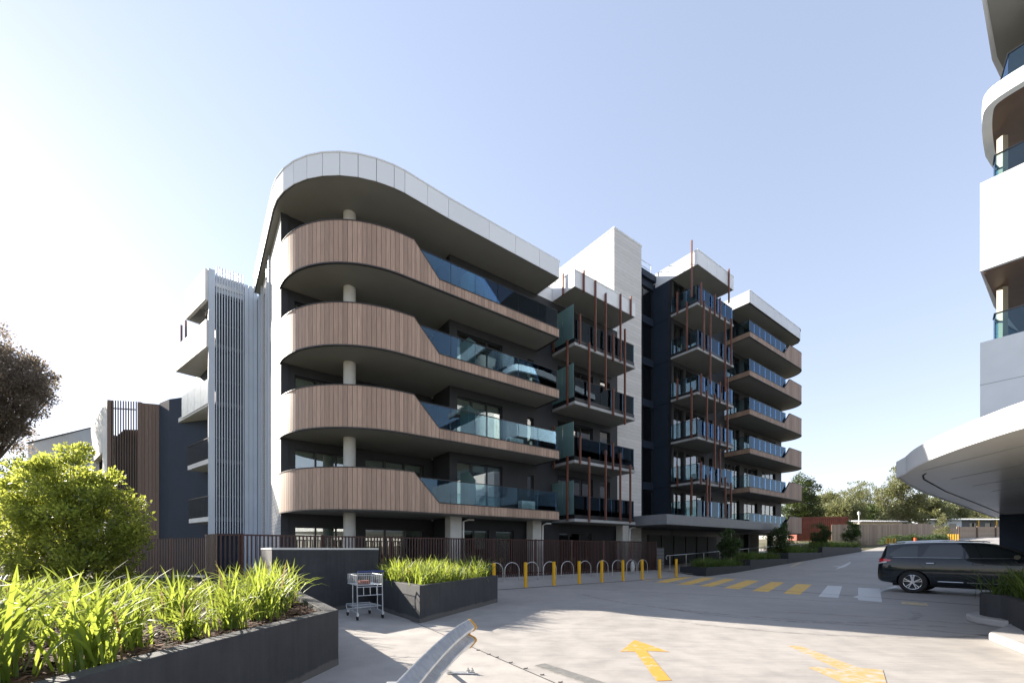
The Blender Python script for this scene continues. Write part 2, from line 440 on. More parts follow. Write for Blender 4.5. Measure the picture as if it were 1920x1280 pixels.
def wall(mb, p, q, z0, z1, ops, th=.25, mi=0):
    """wall p->q (outside on the left) with real openings: ops = (l0, l1, za, zb)"""
    T = math.hypot(q[0] - p[0], q[1] - p[1]); d = ((q[0] - p[0]) / T, (q[1] - p[1]) / T)
    pt = lambda l: (p[0] + d[0] * l, p[1] + d[1] * l)
    xs = sorted({0, T} | {o[0] for o in ops} | {o[1] for o in ops})
    for a, b in zip(xs, xs[1:]):
        if b - a < 1e-6: continue
        m = (a + b) / 2
        cuts = sorted([(o[2], o[3]) for o in ops if o[0] <= m <= o[1]])
        z = z0
        for za, zb in cuts:
            if za > z + 1e-6: mb.seg(pt(a), pt(b), -th, 0, z, za, mi)
            z = max(z, zb)
        if z < z1 - 1e-6: mb.seg(pt(a), pt(b), -th, 0, z, z1, mi)
def window(parent, p, q, z0, z1, n=2, blind=0.0, mid=None, fm='frame_black', gm='window_glass', inset=.10):
    """window in an opening from p to q: frame mesh with pane and blind as its own pieces"""
    T = math.hypot(q[0] - p[0], q[1] - p[1]); d = ((q[0] - p[0]) / T, (q[1] - p[1]) / T)
    pt = lambda l: (p[0] + d[0] * l, p[1] + d[1] * l)
    fb = MB(); w = .05
    fb.seg(pt(0.003), pt(T - .003), -inset - .07, -inset, z1 - w, z1 - .003); fb.seg(pt(0.003), pt(T - .003), -inset - .07, -inset, z0 + .003, z0 + w)
    for i in range(n + 1):
        c = max(w / 2 + .003, min(T - w / 2 - .003, T * i / n)); hw = w / 2 if i in (0, n) else w * .7
        fb.seg(pt(c - hw), pt(c + hw), -inset - .068, -inset - .002, z0 + w, z1 - w)
    if mid: fb.seg(pt(w), pt(T - w), -inset - .064, -inset - .006, mid - .025, mid + .025)
    f = fb.build('window', fm, parent)
    g = MB(); g.seg(pt(w), pt(T - w), -inset - .04, -inset - .03, z0 + w, z1 - w); g.build('pane', gm, f)
    if blind > 0:
        b = MB()
        for i in range(n):
            k = min(.97, blind * random.choice((1, 1, .8, .35, 2.2, 3.5)))
            b.seg(pt(T * i / n + .06), pt(T * (i + 1) / n - .06), -inset - .16, -inset - .15, z1 - .04 - (z1 - z0) * k, z1 - .04)
        b.build('blind', 'blind', f)
    return f

# ================================================================== THE SETTING
def sheet(name, quads, mat, label=None, dz=0.0, kind='structure'):
    mb = MB()
    for poly in quads: mb.add([(*W(a, s), gz(a) + dz) for a, s in poly], [tuple(range(len(poly)))])
    return tag(mb.build(name, mat), kind=kind)
AB = [-600, -80, 9, 12, 15, 26, 40, 46, 55, 75, 120, 600]
m_, nt_, p_ = newmat('ground_grass')
v_ = mapping(nt_)
L(nt_, ramp(nt_, noise(nt_, v_, .5, 6), [(.35, (.06, .075, .03)), (.5, (.12, .11, .06)), (.7, (.2, .16, .11))]), p_.inputs['Base Color']); p_.inputs['Roughness'].default_value = 1
sheet('ground', [[(a0, -600), (a1, -600), (a1, 600), (a0, 600)] for a0, a1 in zip(AB, AB[1:])], 'ground_grass', dz=-.03)
RB = [-40, 9, 12, 15, 26, 40, 46, 55, 62]
sheet('driveway', [[(a0, -45), (a1, -45), (a1, -2.35), (a0, -2.35)] for a0, a1 in zip(RB, RB[1:])], 'concrete_road', dz=0)
fp = MB()
fp.add([(*W(-18, -2.35), .004), (*W(8.6, -2.35), .004), (*W(8.6, .3), .26), (*W(-18, .3), .26)], [(0, 1, 2, 3)])
fp.add([(*W(-18, .3), .26), (*W(8.6, .3), .26), (*W(8.6, 11), .26), (*W(-18, 11), .26)], [(0, 1, 2, 3)])
fp.add([(*W(8.6, .3), .26), (*W(40, .3), 1.6), (*W(40, 11), 1.6), (*W(8.6, 11), .26)], [(0, 1, 2, 3)])
fp.add([(*W(8.6, -2.0), .1), (*W(40, -2.0), 1.6), (*W(40, .3), 1.6), (*W(8.6, .3), .26)], [(0, 1, 2, 3)])
tag(fp.build('footpath', 'concrete_path'), kind='structure')
# paler footpath slab on the near side of the joint that runs past the planters
apr = MB()
J = [G(640, 1150), G(787, 1169), G(1040, 1280), (1.05, 3.2), (1.4, -6), (-14, -6), (-14, 10), (-5.5, 12.2)]
apr.add([(*p, .004) for p in J], [tuple(range(len(J)))])
tag(apr.build('pavement', 'concrete_path'), kind='structure')
jl = MB()
for a_, b_ in ((G(770, 1163), G(1040, 1280)),):
    jl.seg(a_, b_, -.008, .008, .0045, .007)
for pa, pb in ((G(1194, 1086.5), G(1900, 1139)),):
    jl.seg(pa, pb, -.012, .012, .002, .006)
o = jl.build('expansion_joint', 'joint_dark'); tag(o, kind='structure')
plain('grate_metal', (.34, .33, .31), .45, metal=.2, var=.2, nscale=12)
# drain channel beside the bollards and the long grate across the drive
dr = MB(); pA, pB = W(-9, -2.42), W(8.0, -2.42)
dr.seg(pA, pB, -.05, .05, .0, .008)
tag(dr.build('drain_channel', 'joint_dark'), 'long dark slot drain running behind the yellow bollards', 'drain')
gr = MB(); q0 = G(1012, 1246); q1 = G(1130, 1285)
for i in range(36):
    k0, k1 = i / 36, (i + .62) / 36
    P0 = (q0[0] + (q1[0] - q0[0]) * k0, q0[1] + (q1[1] - q0[1]) * k0); P1 = (q0[0] + (q1[0] - q0[0]) * k1, q0[1] + (q1[1] - q0[1]) * k1)
    gr.seg(P0, P1, -.09, .09, .004, .012)
gr.seg(q0, q1, -.10, .10, .002, .006)
tag(gr.build('drain_grate', 'grate_metal'), 'grey slotted steel drain grate set in the sunlit drive', 'drain')
for i, (x, y) in enumerate(((896, 1219), (916, 1226.5), (931, 1232), (957, 1242), (985, 1253), (1016, 1265), (1050, 1279))):
    b = MB(); gx, gy = G(x, y)
    b.box(gx - .022, gx + .02, gy - .006, gy + .004, .004, .012); b.cyl(gx + .024, gy, .004, .02, .005, 8)
    o = b.build('anchor_bolt', 'trim_dark')
    tag(o, '%s of the small rusty anchor bolts along the pavement joint, counted from the guard rail' % ('first', 'second', 'third', 'fourth', 'fifth', 'sixth', 'seventh')[i], 'bolt', 'anchor bolts left in the pavement')

m_, nt_, p_ = newmat('tyre_rubber'); p_.inputs['Base Color'].default_value = (.05, .05, .05, 1); p_.inputs['Roughness'].default_value = .6
nz_ = noise(nt_, mapping(nt_, (1, 1, 1)), 5, 5); L(nt_, ramp(nt_, nz_, [(.38, (0, 0, 0)), (.75, (.14, .14, .14))]), p_.inputs['Alpha'])
tm = MB()
for cx_, cy_, r_, a0_, a1_ in ((4.0, 3.0, 6.2, 10, 75), (4.0, 3.0, 7.7, 12, 70), (9.5, 15.5, 7.2, 190, 262), (7.0, 12.0, 3.2, 200, 330), (7.0, 12.0, 4.7, 205, 320)):
    ribbon(tm, arc(cx_, cy_, r_, a0_, a1_, 40), -.08, .08, .0015, .0025)
o = tm.build('tyre_mark', 'tyre_rubber'); tag(o, kind='structure')
st_m = MB()
for k in range(46):
    x = random.uniform(-2.5, 12); y = random.uniform(4.5, 20); r_ = random.choice((.02, .03, .05, .09)) * random.uniform(.7, 1.3)
    st_m.add([(x + r_ * random.uniform(.7, 1.2) * math.cos(t), y + r_ * random.uniform(.7, 1.2) * math.sin(t), .0027) for t in np.linspace(0, 5.6, 9)], [tuple(range(9))])
o = st_m.build('oil_stain', 'tyre_rubber'); tag(o, kind='structure')
sj = MB()
for sa, sb_ in ((W(-3.0, -2.5), W(1.2, -13.0)), (W(9.0, -2.9), W(9.0, -16)), (W(15.0, -2.9), W(15.0, -12))):
    za, zb_ = gz(toB(*sa)[0]), gz(toB(*sb_)[0])
    sj.seg(sa, sb_, -.005, .005, (za + .001, zb_ + .001), (za + .003, zb_ + .003))
o = sj.build('saw_cut_joint', 'charcoal_light'); tag(o, kind='structure')
# painted markings: each stripe / arrow is flat paint on the concrete
def paint(name, pts, mat, dz, label):
    mb = MB(); q = [G(*p) for p in pts]
    mb.add([(*p, gzw(*p) + dz) for p in q], [tuple(range(len(q)))])
    o = mb.build(name, mat); tag(o, label, 'road marking', kind=None); return o
def worn(name, c, wear, under=(.40, .385, .36)):
    m, nt, p = newmat(name); v = mapping(nt)
    f = noise(nt, v, 7, 6, .7)
    L(nt, mixc(nt, ramp(nt, f, [(wear - .08, (0, 0, 0)), (wear + .08, (1, 1, 1))]), under, c), p.inputs['Base Color'])
    p.inputs['Roughness'].default_value = .7
worn('paint_yellow', (.80, .49, .09), .42); worn('paint_yellow_pale', (.72, .53, .22), .48); worn('arrow_yellow', (.54, .285, .045), .40); worn('arrow_pale', (.46, .30, .11), .47); worn('paint_white', (.62, .63, .62), .34)
ORD = ['first', 'second', 'third', 'fourth', 'fifth', 'sixth', 'seventh', 'eighth', 'ninth', 'tenth', 'eleventh', 'twelfth', 'thirteenth']
def z5(x, y): return (1180 + x * .2396, 940 + y * .2396)
st = [((200, 630), (300, 634), (515, 584), (415, 581)), ((370, 648), (480, 650), (675, 595), (575, 592)),
      ((545, 660), (650, 664), (835, 605), (750, 602)), ((740, 675), (860, 684), (1018, 618), (915, 614)),
      ((960, 698), (1085, 706), (1215, 631), (1112, 627)), ((1205, 718), (1335, 727), (1430, 647), (1310, 643))]
pl = MB(); q = [G(*z5(*p)) for p in ((60, 612), (130, 618), (330, 592), (250, 589))]
for i, s_ in enumerate(st):
    o = paint('crossing_stripe', [z5(*p) for p in s_], 'paint_yellow' , .004, '%s faded yellow stripe of the crossing, counted from the bollard end' % ORD[i]); o['group'] = 'stripes of the pedestrian crossing'
o = paint('crossing_stripe', [z5(*p) for p in ((60, 612), (130, 617), (330, 592), (250, 589))], 'paint_yellow_pale', .004, 'faint yellow stripe at the feet of the last bollards'); o['group'] = 'stripes of the pedestrian crossing'
o = paint('crossing_stripe', [z5(*p) for p in ((1480, 742), (1635, 753), (1665, 661), (1552, 656))], 'paint_white', .004, 'whole white crossing stripe left of the black car'); o['group'] = 'stripes of the pedestrian crossing'
o = paint('crossing_stripe', [z5(*p) for p in ((1790, 770), (1978, 786), (1960, 680), (1790, 672))], 'paint_white', .004, 'white crossing stripe nearest the rear wheel of the car'); o['group'] = 'stripes of the pedestrian crossing'
o = paint('crossing_stripe', [z5(*p) for p in ((2130, 800), (2340, 815), (2330, 795), (2130, 782))], 'paint_yellow_pale', .004, 'dull yellow bar in front of the car beside the planter'); o['group'] = 'stripes of the pedestrian crossing'
paint('lane_line', [z5(*p) for p in ((1745, 746), (1790, 756), (2110, 668), (2080, 660))], 'paint_white', .007, 'thin white diagonal line running under the rear of the car')
def zz(x, y): return (1100 + x * .42708, 1040 + y * .42708)
arrow1 = [zz(*p) for p in ((215, 370), (365, 430), (272, 412), (372, 548), (318, 548), (232, 415), (190, 425), (140, 424))]
paint('direction_arrow', [(1190, 1199), (1255, 1221.5), (1212, 1219.5), (1259, 1275), (1231, 1276), (1191, 1221), (1163, 1221)], 'arrow_yellow', .004, 'yellow arrow pointing up the drive on sunlit concrete')
paint('direction_arrow', [(1478, 1210), (1500, 1210), (1612, 1252), (1655, 1255), (1668, 1300), (1590, 1284), (1515, 1251), (1535, 1249), (1580, 1258)], 'arrow_pale', .004, 'pale yellow arrow pointing towards the viewer at lower right')
paint('turn_arrow', [z5(*p) for p in ((1590, 556), (1650, 560), (1730, 542), (1732, 548), (1690, 562), (1610, 572), (1640, 563))], 'paint_white', .004, 'small white lane arrow on the ramp behind the car')
paint('turn_arrow', [z5(*p) for p in ((1250, 551), (1330, 536), (1365, 533), (1330, 542), (1270, 552))], 'paint_yellow_pale', .004, 'small faded yellow lane arrow on the ramp')

# ================================================================== MAIN APARTMENT BUILDING (local frame a, s, z)
LV = [2.95, 5.95, 8.95, 11.95, 14.95, 17.95]
apt = empty('apartment_building', (AX, AY, 0), TH, 'large apartment building with curved timber balconies, pale concrete tower and dark stepped wings', 'apartment building')
RC = 3.6
def curve_path(s_end=3.75, off=0.0):
    r = RC + off
    return [(0 , -off), (-8.1, -off)] + [(-8.1 + r * math.cos(R(t)), RC + r * math.sin(R(t))) for t in np.linspace(266, 180, 26)] + [(-11.7 - off, s_end)]
CP = curve_path(); CL = path_len(CP)
L_LOW, L_HIGH = 6.55, 7.62
def panel_top(z0):
    def f(l):
        if l <= L_LOW: return z0 + .42
        if l <= L_HIGH: return z0 + .42 + (l - L_LOW) / (L_HIGH - L_LOW) * 1.13
        return z0 + 1.55
    return f
CPd = densify(CP, [L_LOW, L_HIGH])
blk = None
for li, z in enumerate(LV[:4]):
    mb = MB()
    slab = [(0, 0.04), (-8.1, .04)] + [(-8.1 + (RC - .04) * math.cos(R(t)), RC + (RC - .04) * math.sin(R(t))) for t in np.linspace(266, 180, 26)] + [(-11.66, 3.9), (-11.3, 4.3), (0, 4.3)]
    mb.prism(slab, z + .012, z + .22)
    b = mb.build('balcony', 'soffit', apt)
    mb = MB(); boards(mb, CP, .168, .012, .0, .03, z + .03, panel_top(z), breaks=(L_LOW, L_HIGH))
    boards(mb, [(0.0, 1.7), (0.0, 0.0)], .168, .012, 0, .03, z + .03, z + .42)
    mb.build('timber_cladding', 'timber', b)
    mb = MB(); ft = panel_top(z)
    ribbon(mb, [(-.004, 1.7), (-.004, .004)] , -.03, -.002, z + .03, z + .41)
    ribbon(mb, CPd, -.05, -.002, z + .03, lambda l: ft(l) - .01)
    mb.build('balustrade_backing', 'trim_dark', b)
    mb = MB(); ribbon(mb, CPd, -.06, .045, lambda l: ft(l), lambda l: ft(l) + .035)
    ribbon(mb, CP, -.03, .045, z - .02, z + .03)
    ribbon(mb, [(.0, 1.7), (.0, .05)], -.03, .045, z - .02, z + .03); ribbon(mb, [(.0, 1.7), (.0, .05)], -.03, .045, z + .42, z + .455)
    mb.build('edge_trim', 'trim_dark', b)
    # glass rail behind the low fascia
    Lg = path_len(CP); gp = [(-.03, .09), (-7.5, .09)]
    mb = MB(); bb = MB(); n = 6; tot = 7.05
    for i in range(n):
        a0 = -.08 - tot * i / n; a1 = -.08 - tot * (i + 1) / n
        x0, x1 = a0 - .012, a1 + .012
        if i < n - 1: mb.seg((x0, .09), (x1, .09), -.006, .006, z + .46, z + 1.38)
        else:
            zl = lambda a: max(z + .46, min(z + 1.38, z + .46 + (-a - L_LOW) / (L_HIGH - L_LOW) * 1.13))
            mb.seg((x0, .09), (-L_LOW, .09), -.006, .006, z + .46, z + 1.38)
            mb.hexa([(-L_LOW - .001, .084, z + .46), (-7.42, .084, z + 1.34), (-7.42, .096, z + 1.34), (-L_LOW - .001, .096, z + .46)],
                    [(-L_LOW - .001, .084, z + 1.38), (-7.42, .084, z + 1.38), (-7.42, .096, z + 1.38), (-L_LOW - .001, .096, z + 1.38)])
    mb.seg((-.05, 1.6), (-.05, .1), -.006, .006, z + .46, z + 1.38)
    mb.build('glass_balustrade', 'rail_glass', b)
    bb.bar((-.05, .09, z + 1.395), (-7.42, .09, z + 1.395), .035, .03); bb.bar((-.05, .09, z + 1.395), (-.05, 1.65, z + 1.395), .035, .03)
    bb.bar((-.05, .09, z + .4), (-.05, .09, z + 1.39), .04, .04)
    bb.build('handrail', 'frame_black', b)
    mb = MB(); mb.seg((-4.6, 1.66), (-4.6, .95), -.008, .008, z + .3, z + 2.05); mb.seg((-4.6, .93), (-4.6, .35), -.008, .008, z + .3, (z + 2.05, z + 1.6)); mb.build('privacy_screen', 'frosted_glass', b)
# roof over the curved block
mb = MB()
def roof_poly(off, back=10.4):
    r = RC + .26 + off
    return [(0 + off, -.02 - off), (-6.2, -.14 - off), (-8.1, -.26 - off)] + [(-8.1 + r * math.cos(R(t)), RC + r * math.sin(R(t))) for t in np.linspace(264, 180, 10)] + [(-11.96 - off, back), (0 + off, back)]
mb.prism(roof_poly(-.05), 14.93, 15.05)
roof = mb.build('roof', 'soffit', apt)
mb = MB()
RP = [(0, 1.75), (0, 0)] 
boards(mb, RP, 1.75, .012, .0, .03, 14.91, 15.72)
OV = .26; RO = RC + OV
fp_ = [(0, -.02), (-6.2, -.14), (-8.1, -OV)] + [(-8.1 + RO * math.cos(R(t)), RC + RO * math.sin(R(t))) for t in np.linspace(264, 180, 10)] + [(-11.7 - OV, 10.4)]
Lf = path_len(fp_)
def seams(mb, P, cuts, o0, o1, z0, z1, gap=.014):
    Lp = path_len(P)
    for a, b in zip(cuts, cuts[1:]):
        mb.seg(path_pt(P, Lp, a + gap / 2), path_pt(P, Lp, b - gap / 2), o0, o1, z0, z1)
cuts = [0, 1.3, 2.75, 4.2, Lf[1], 7.15, Lf[2]] + [x for x in Lf[3:]]
tail = cuts[-1]; cuts = cuts[:-1]
k = cuts[-1]
while k + 1.6 < Lf[-1]: k += 1.6; cuts.append(k)
cuts.append(Lf[-1])
seams(mb, fp_, cuts, .0, .03, 14.91, 15.72)
mb.build('fascia', 'panel_white', roof)
mb = MB(); P2 = [(0, 1.75), (0, 0)] + fp_[1:]
ribbon(mb, P2, -.12, -.002, 14.94, 15.70); mb.build('fascia_backing', 'joint_dark', roof)
mb = MB(); ribbon(mb, P2, -.16, .05, 15.722, 15.77); mb.build('roof_capping', 'white_metal', roof)
mb = MB(); mb.prism(roof_poly(-.2), 15.06, 15.35); mb.build('roof_deck', 'light_grey_metal', roof)
# round columns under the curve, square piers with pipes
mb = MB()
for z0, z1 in zip([.2] + [z + .22 for z in LV[:4]], [LV[0] + .01, LV[1] + .01, LV[2] + .01, LV[3] + .01, 14.93]):
    c = MB(); c.cyl(-9.47, 2.03, z0, z1, .235, 28); c.build('column', 'column_white', apt, smooth=True)
for a, s in ((-5.2, 1.0), (-.55, 1.0), (6.4, 1.0)):
    c = MB(); c.box(a - .28, a + .28, s, s + .5, .2, 2.96); o = c.build('pier', 'column_white', apt)
    c = MB(); c.tube([(a + .36, s - .02, .2), (a + .36, s - .02, 2.75), (a + .62, s - .02, 2.85), (a + .9, s - .02, 2.85)], .04, 10); c.build('downpipe', 'ac_white', o, smooth=True)

# ---- walls with openings, one helper per storey band
def floors(parent, a0, a1, s0, s1, levels, top, name='interior'):
    mb = MB()
    for z in levels: mb.box(a0 + .02, a1 - .02, s0 + .27, s1 - .27, z - .05, z + .20)
    mb.box(a0 + .3, a1 - .3, s0 + 4.4, s0 + 4.5, 0.1, top - .05)
    n = max(1, int((a1 - a0) / 3.4))
    for i in range(1, n):
        aa = a0 + (a1 - a0) * i / n; mb.box(aa - .06, aa + .06, s0 + .5, s0 + 4.38, .1, top - .06)
    return mb.build(name, 'interior', parent)
def front(parent, a1, a0, s, z0, z1, wins, mat='charcoal', nm='wall'):
    """front wall running from a1 (right) down to a0 (left); wins = (aL, aR, zb, zt, n, blind, mid)"""
    mb = MB(); wall(mb, (a1, s), (a0, s), z0, z1, [(a1 - w[1], a1 - w[0], w[2], w[3]) for w in wins])
    o = mb.build(nm, mat, parent)
    for w in wins: window(parent, (w[1], s), (w[0], s), w[2], w[3], w[4], w[5], w[6] if len(w) > 6 else None)
    return o
FL = [0.26] + [z + .22 for z in LV]
# left section behind the curve (s = 3.6) and right section (s = 1.7)
W1 = []
for i, f in enumerate(FL[:5]):
    zt = f + 2.42 if i else 2.45
    W1 += [(-11.2, -8.75, f + .02 if i else .35, zt, 3, .0 if i == 0 else .25), (-8.35, -5.55, f + .02 if i else .35, zt, 3, .15)]
W1[0] = (-11.2, -8.75, .35, 2.45, 3, .5); W1[1] = (-8.35, -5.55, .35, 2.45, 3, .12)
front(apt, -4.9, -11.42, 3.6, 0, 14.93, W1)
mb = MB(); mb.box(-11.70, -11.42, 3.56, 3.598, 0, 14.93); mb.build('corner_trim', 'charcoal', apt)
mb = MB(); mb.box(-5.15, -4.9, 1.7, 3.35, 0, 14.93); mb.build('return_wall', 'charcoal', apt)
W2 = []
for i, f in enumerate(FL[:5]):
    zt = f + 2.42 if i else 2.45
    if i: W2 += [(-4.75, -2.2, f + .02, zt, 3, .14)]
    else: W2 += [(-4.6, -3.0, .35, zt, 2, .12), (-2.6, -1.5, .35, zt, 1, .3)]
    if i: W2 += [(-.62, -.2, f + .9, f + 2.2, 1, 0)]
    if i: W2 += [(1.5, 4.3, f + .02, zt, 3, .35), (4.9, 5.8, f + .02, zt, 1, .2)]
    else: W2 += [(1.6, 4.2, .35, zt, 3, .35)]
front(apt, 6.47, -4.9, 1.7, 0, 14.93, W2, nm='wall')
floors(apt, -11.45, -5.15, 3.6, 10.3, LV[:4], 14.93)
floors(apt, -5.15, 6.47, 1.7, 10.3, LV[:4], 14.93)
# side wall facing the sun, in white brick, with a tall dark window strip; back walls
mb = MB(); wall(mb, (-11.69, 3.6), (-11.69, 10.3), 0, 14.93, [(5.0, 5.5, 1.2, 14.2)]); o = mb.build('side_wall', 'white_brick', apt)
window(apt, (-11.69, 8.6), (-11.69, 9.1), 1.2, 14.2, 1, 0)
mb = MB(); mb.box(-11.45, 9, 10.3, 10.55, 0, 14.93); mb.build('back_wall', 'charcoal_light', apt)
mb = MB()
for s0 in (6.6, 7.35, 9.4): mb.box(-11.77, -11.692, s0, s0 + .12, .3, 14.9)
mb.build('side_rib', 'light_grey_metal', apt)

# ---- roof edge between the blocks and wing with rust battens
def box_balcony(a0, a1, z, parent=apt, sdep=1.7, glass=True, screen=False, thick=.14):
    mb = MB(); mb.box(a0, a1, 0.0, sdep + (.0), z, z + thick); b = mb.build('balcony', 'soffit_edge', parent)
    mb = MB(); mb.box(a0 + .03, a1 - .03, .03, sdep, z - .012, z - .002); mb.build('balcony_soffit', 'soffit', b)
    mb = MB()
    for p, q in (((a1 - .06, sdep), (a1 - .06, .06)), ((a1 - .06, .06), (a0 + .06, .06)), ((a0 + .06, .06), (a0 + .06, sdep))):
        ribbon(mb, [p, q], -.03, .03, z + thick, z + thick + .2)
    mb.build('upstand', 'frame_black', b)
    gl = MB(); fr = MB(); zt = z + 1.32; zb = z + thick + .21
    n = 5
    for i in range(n):
        x0 = a1 - .07 - (a1 - a0 - .14) * i / n; x1 = a1 - .07 - (a1 - a0 - .14) * (i + 1) / n
        gl.seg((x0 - .01, .06), (x1 + .01, .06), -.006, .006, zb, zt)
    for aa in (a0 + .06, a1 - .06):
        for s0, s1 in ((.1, .85), (.87, sdep - .03)): gl.seg((aa, s0), (aa, s1), -.006, .006, zb, zt)
    for i in range(n + 1):
        x0 = a1 - .07 - (a1 - a0 - .14) * i / n
        fr.box(x0 - .018, x0 + .018, .07, .10, zb - .1, zt)
    fr.bar((a0 + .06, .06, zt + .015), (a1 - .06, .06, zt + .015), .035, .03)
    for aa in (a0 + .06, a1 - .06):
        fr.bar((aa, .06, zt + .015), (aa, sdep, zt + .015), .035, .03)
        for ss in (.5, .95, 1.4): fr.box(aa - .012, aa + .012, ss, ss + .024, zb - .1, zt)
    gl.build('glass_balustrade', 'rail_glass', b); fr.build('handrail', 'frame_black', b)
    if screen:
        mb = MB(); mb.seg((a0 - .01, .06), (a0 - .01, .86), -.008, .008, z + .36, z + 2.1); mb.seg((a0 - .01, .89), (a0 - .01, sdep), -.008, .008, z + .36, z + 2.1)
        mb.build('privacy_screen', 'frosted_glass', b)
    return b
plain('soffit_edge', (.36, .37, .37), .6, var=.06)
def roof_slab(a0, a1, s0, s1, z0, z1, parent=apt, edges=('r', 'f', 'l')):
    mb = MB(); mb.box(a0 + .04, a1 - .04, s0 + .04, s1, z0 + .012, z0 + .3); r = mb.build('roof', 'soffit', parent)
    mb = MB(); bk = MB(); cp = MB()
    segs = []
    if 'r' in edges: segs.append(((a1, s1), (a1, s0)))
    if 'f' in edges: segs.append(((a1, s0), (a0, s0)))
    if 'l' in edges: segs.append(((a0, s0), (a0, s1)))
    for p, q in segs: boards(mb, [p, q], 1.25, .012, -.03, 0, z0, z1)
    P = [segs[0][0]] + [x[1] for x in segs]
    ribbon(bk, P, -.12, -.032, z0 + .02, z1 - .02); ribbon(cp, P, -.16, .02, z1 + .002, z1 + .05)
    mb.build('fascia', 'panel_white', r); bk.build('fascia_backing', 'joint_dark', r); cp.build('roof_capping', 'white_metal', r)
    return r
for z in LV[:4]: box_balcony(1.1, 6.0, z, screen=True)
roof_slab(1.1, 6.0, 0, 1.7, 14.93, 15.74)
roof_slab(0.02, 6.47, 1.72, 10.4, 14.93, 15.6, edges=('f',))
# ---- tower
mb = MB(); mb.box(6.47, 9.19, 1.95, 8.6, 0, 21.45); tw = mb.build('tower', 'board_concrete', apt)
mb = MB(); ribbon(mb, [(9.19, 8.6), (9.19, 1.95), (6.47, 1.95), (6.47, 8.6), (9.19, 8.6)], -.2, .03, 21.45, 21.56); mb.build('tower_capping', 'white_metal', tw)
# ---- recessed stair glazing between tower and dark wall
WR = []
mb = MB()
mb.box(9.2, 12.65, 3.75, 4.0, 0, 21.0); mb.build('recess_back', 'interior', apt)
for z in [0.3] + LV + [20.6]:
    c = MB(); c.box(9.2, 12.6, 3.42, 3.74, z - .1, z + .42); c.build('spandrel', 'navy_panel', apt)
for i, z in enumerate([.3] + LV):
    zt = ([.3] + LV + [20.6])[i + 1] - .1
    window(apt, (12.6, 3.42), (9.2, 3.42), z + .42, zt, 3, 0)
    c = MB(); c.box(10.3, 12.5, 3.64, 3.7, z + .45, z + 1.9); c.build('bronze_blind', 'bronze_panel', apt)
mb = MB(); mb.box(9.19, 12.65, 3.2, 9, 21.0, 21.45); mb.build('roof', 'navy_panel', apt)
# ---- right-hand block: walls, windows
mb = MB()
P_ = [(12.65, 2.0), (12.65, 3.75)]
for z0, z1 in zip([0] + LV, LV + [20.93]): mb.seg((12.65, 2.0), (12.65, 4.0), -.2, 0, z0 + .01, z1 - .01)
mb.build('side_wall', 'navy_panel', apt)
W3 = []
for i, f in enumerate(FL[:7]):
    zt = f + 2.45 if i else 2.5
    if i == 0: continue
    W3 += [(12.95, 14.2, f + .02, zt, 2, .1), (14.5, 17.0, f + .02, zt, 3, .35), (17.7, 18.2, f + .6, zt, 1, .0), (20.1, 22.6, f + .02, zt, 4, .3),
           (23.4, 25.9, f + .02, zt, 3, .3), (26.8, 29.6, f + .02, zt, 3, .2)]

W3a = [w for w in W3 if w[0] > 12.7 and w[3] > 3]
front(apt, 30.9, 12.65, 2.0, 2.95, 20.93, W3a, mat='charcoal')
front(apt, 20.0, 9.2, 2.0, 0, 2.92, [], mat='bronze_dark')
for a in (10.6, 12.1, 13.6, 15.1, 16.6, 18.1):
    mb = MB(); mb.box(a - .66, a + .66, 1.95, 1.99, .4, 2.5); mb.build('window', 'rubber_seal', apt)
floors(apt, 12.9, 30.9, 2.0, 12.5, LV, 20.93)
mb = MB(); mb.box(30.65, 30.9, 2.25, 12.5, 2.95, 20.93); mb.build('side_wall', 'charcoal', apt)
mb = MB(); mb.box(9.2, 30.9, 12.5, 12.75, 2.9, 20.93); mb.build('back_wall', 'charcoal_light', apt)
mb = MB(); mb.box(9.2, 9.4, 4.2, 12.4, 0, 20.93); mb.build('side_wall', 'charcoal_light', apt)
for a in (20.6, 25.5, 30.2):
    c = MB(); c.box(a, a + .4, 2.6, 3.0, .2, 2.95); c.build('pier', 'charcoal', apt)
for a in (24, 30):
    c = MB(); c.box(a, a + .3, 9.6, 10.0, .2, 2.95); c.build('pier', 'charcoal', apt)
for z in LV[1:6]: box_balcony(12.6, 17.5, z, sdep=2.0)
b = box_balcony(12.6, 17.5, LV[0] + .56, sdep=2.0, thick=.06)
roof_slab(12.62, 17.5, 0, 3.3, 20.65, 21.6)
roof_slab(12.62, 20.2, 3.32, 12.6, 20.93, 21.5, edges=('r', 'f', 'l'))
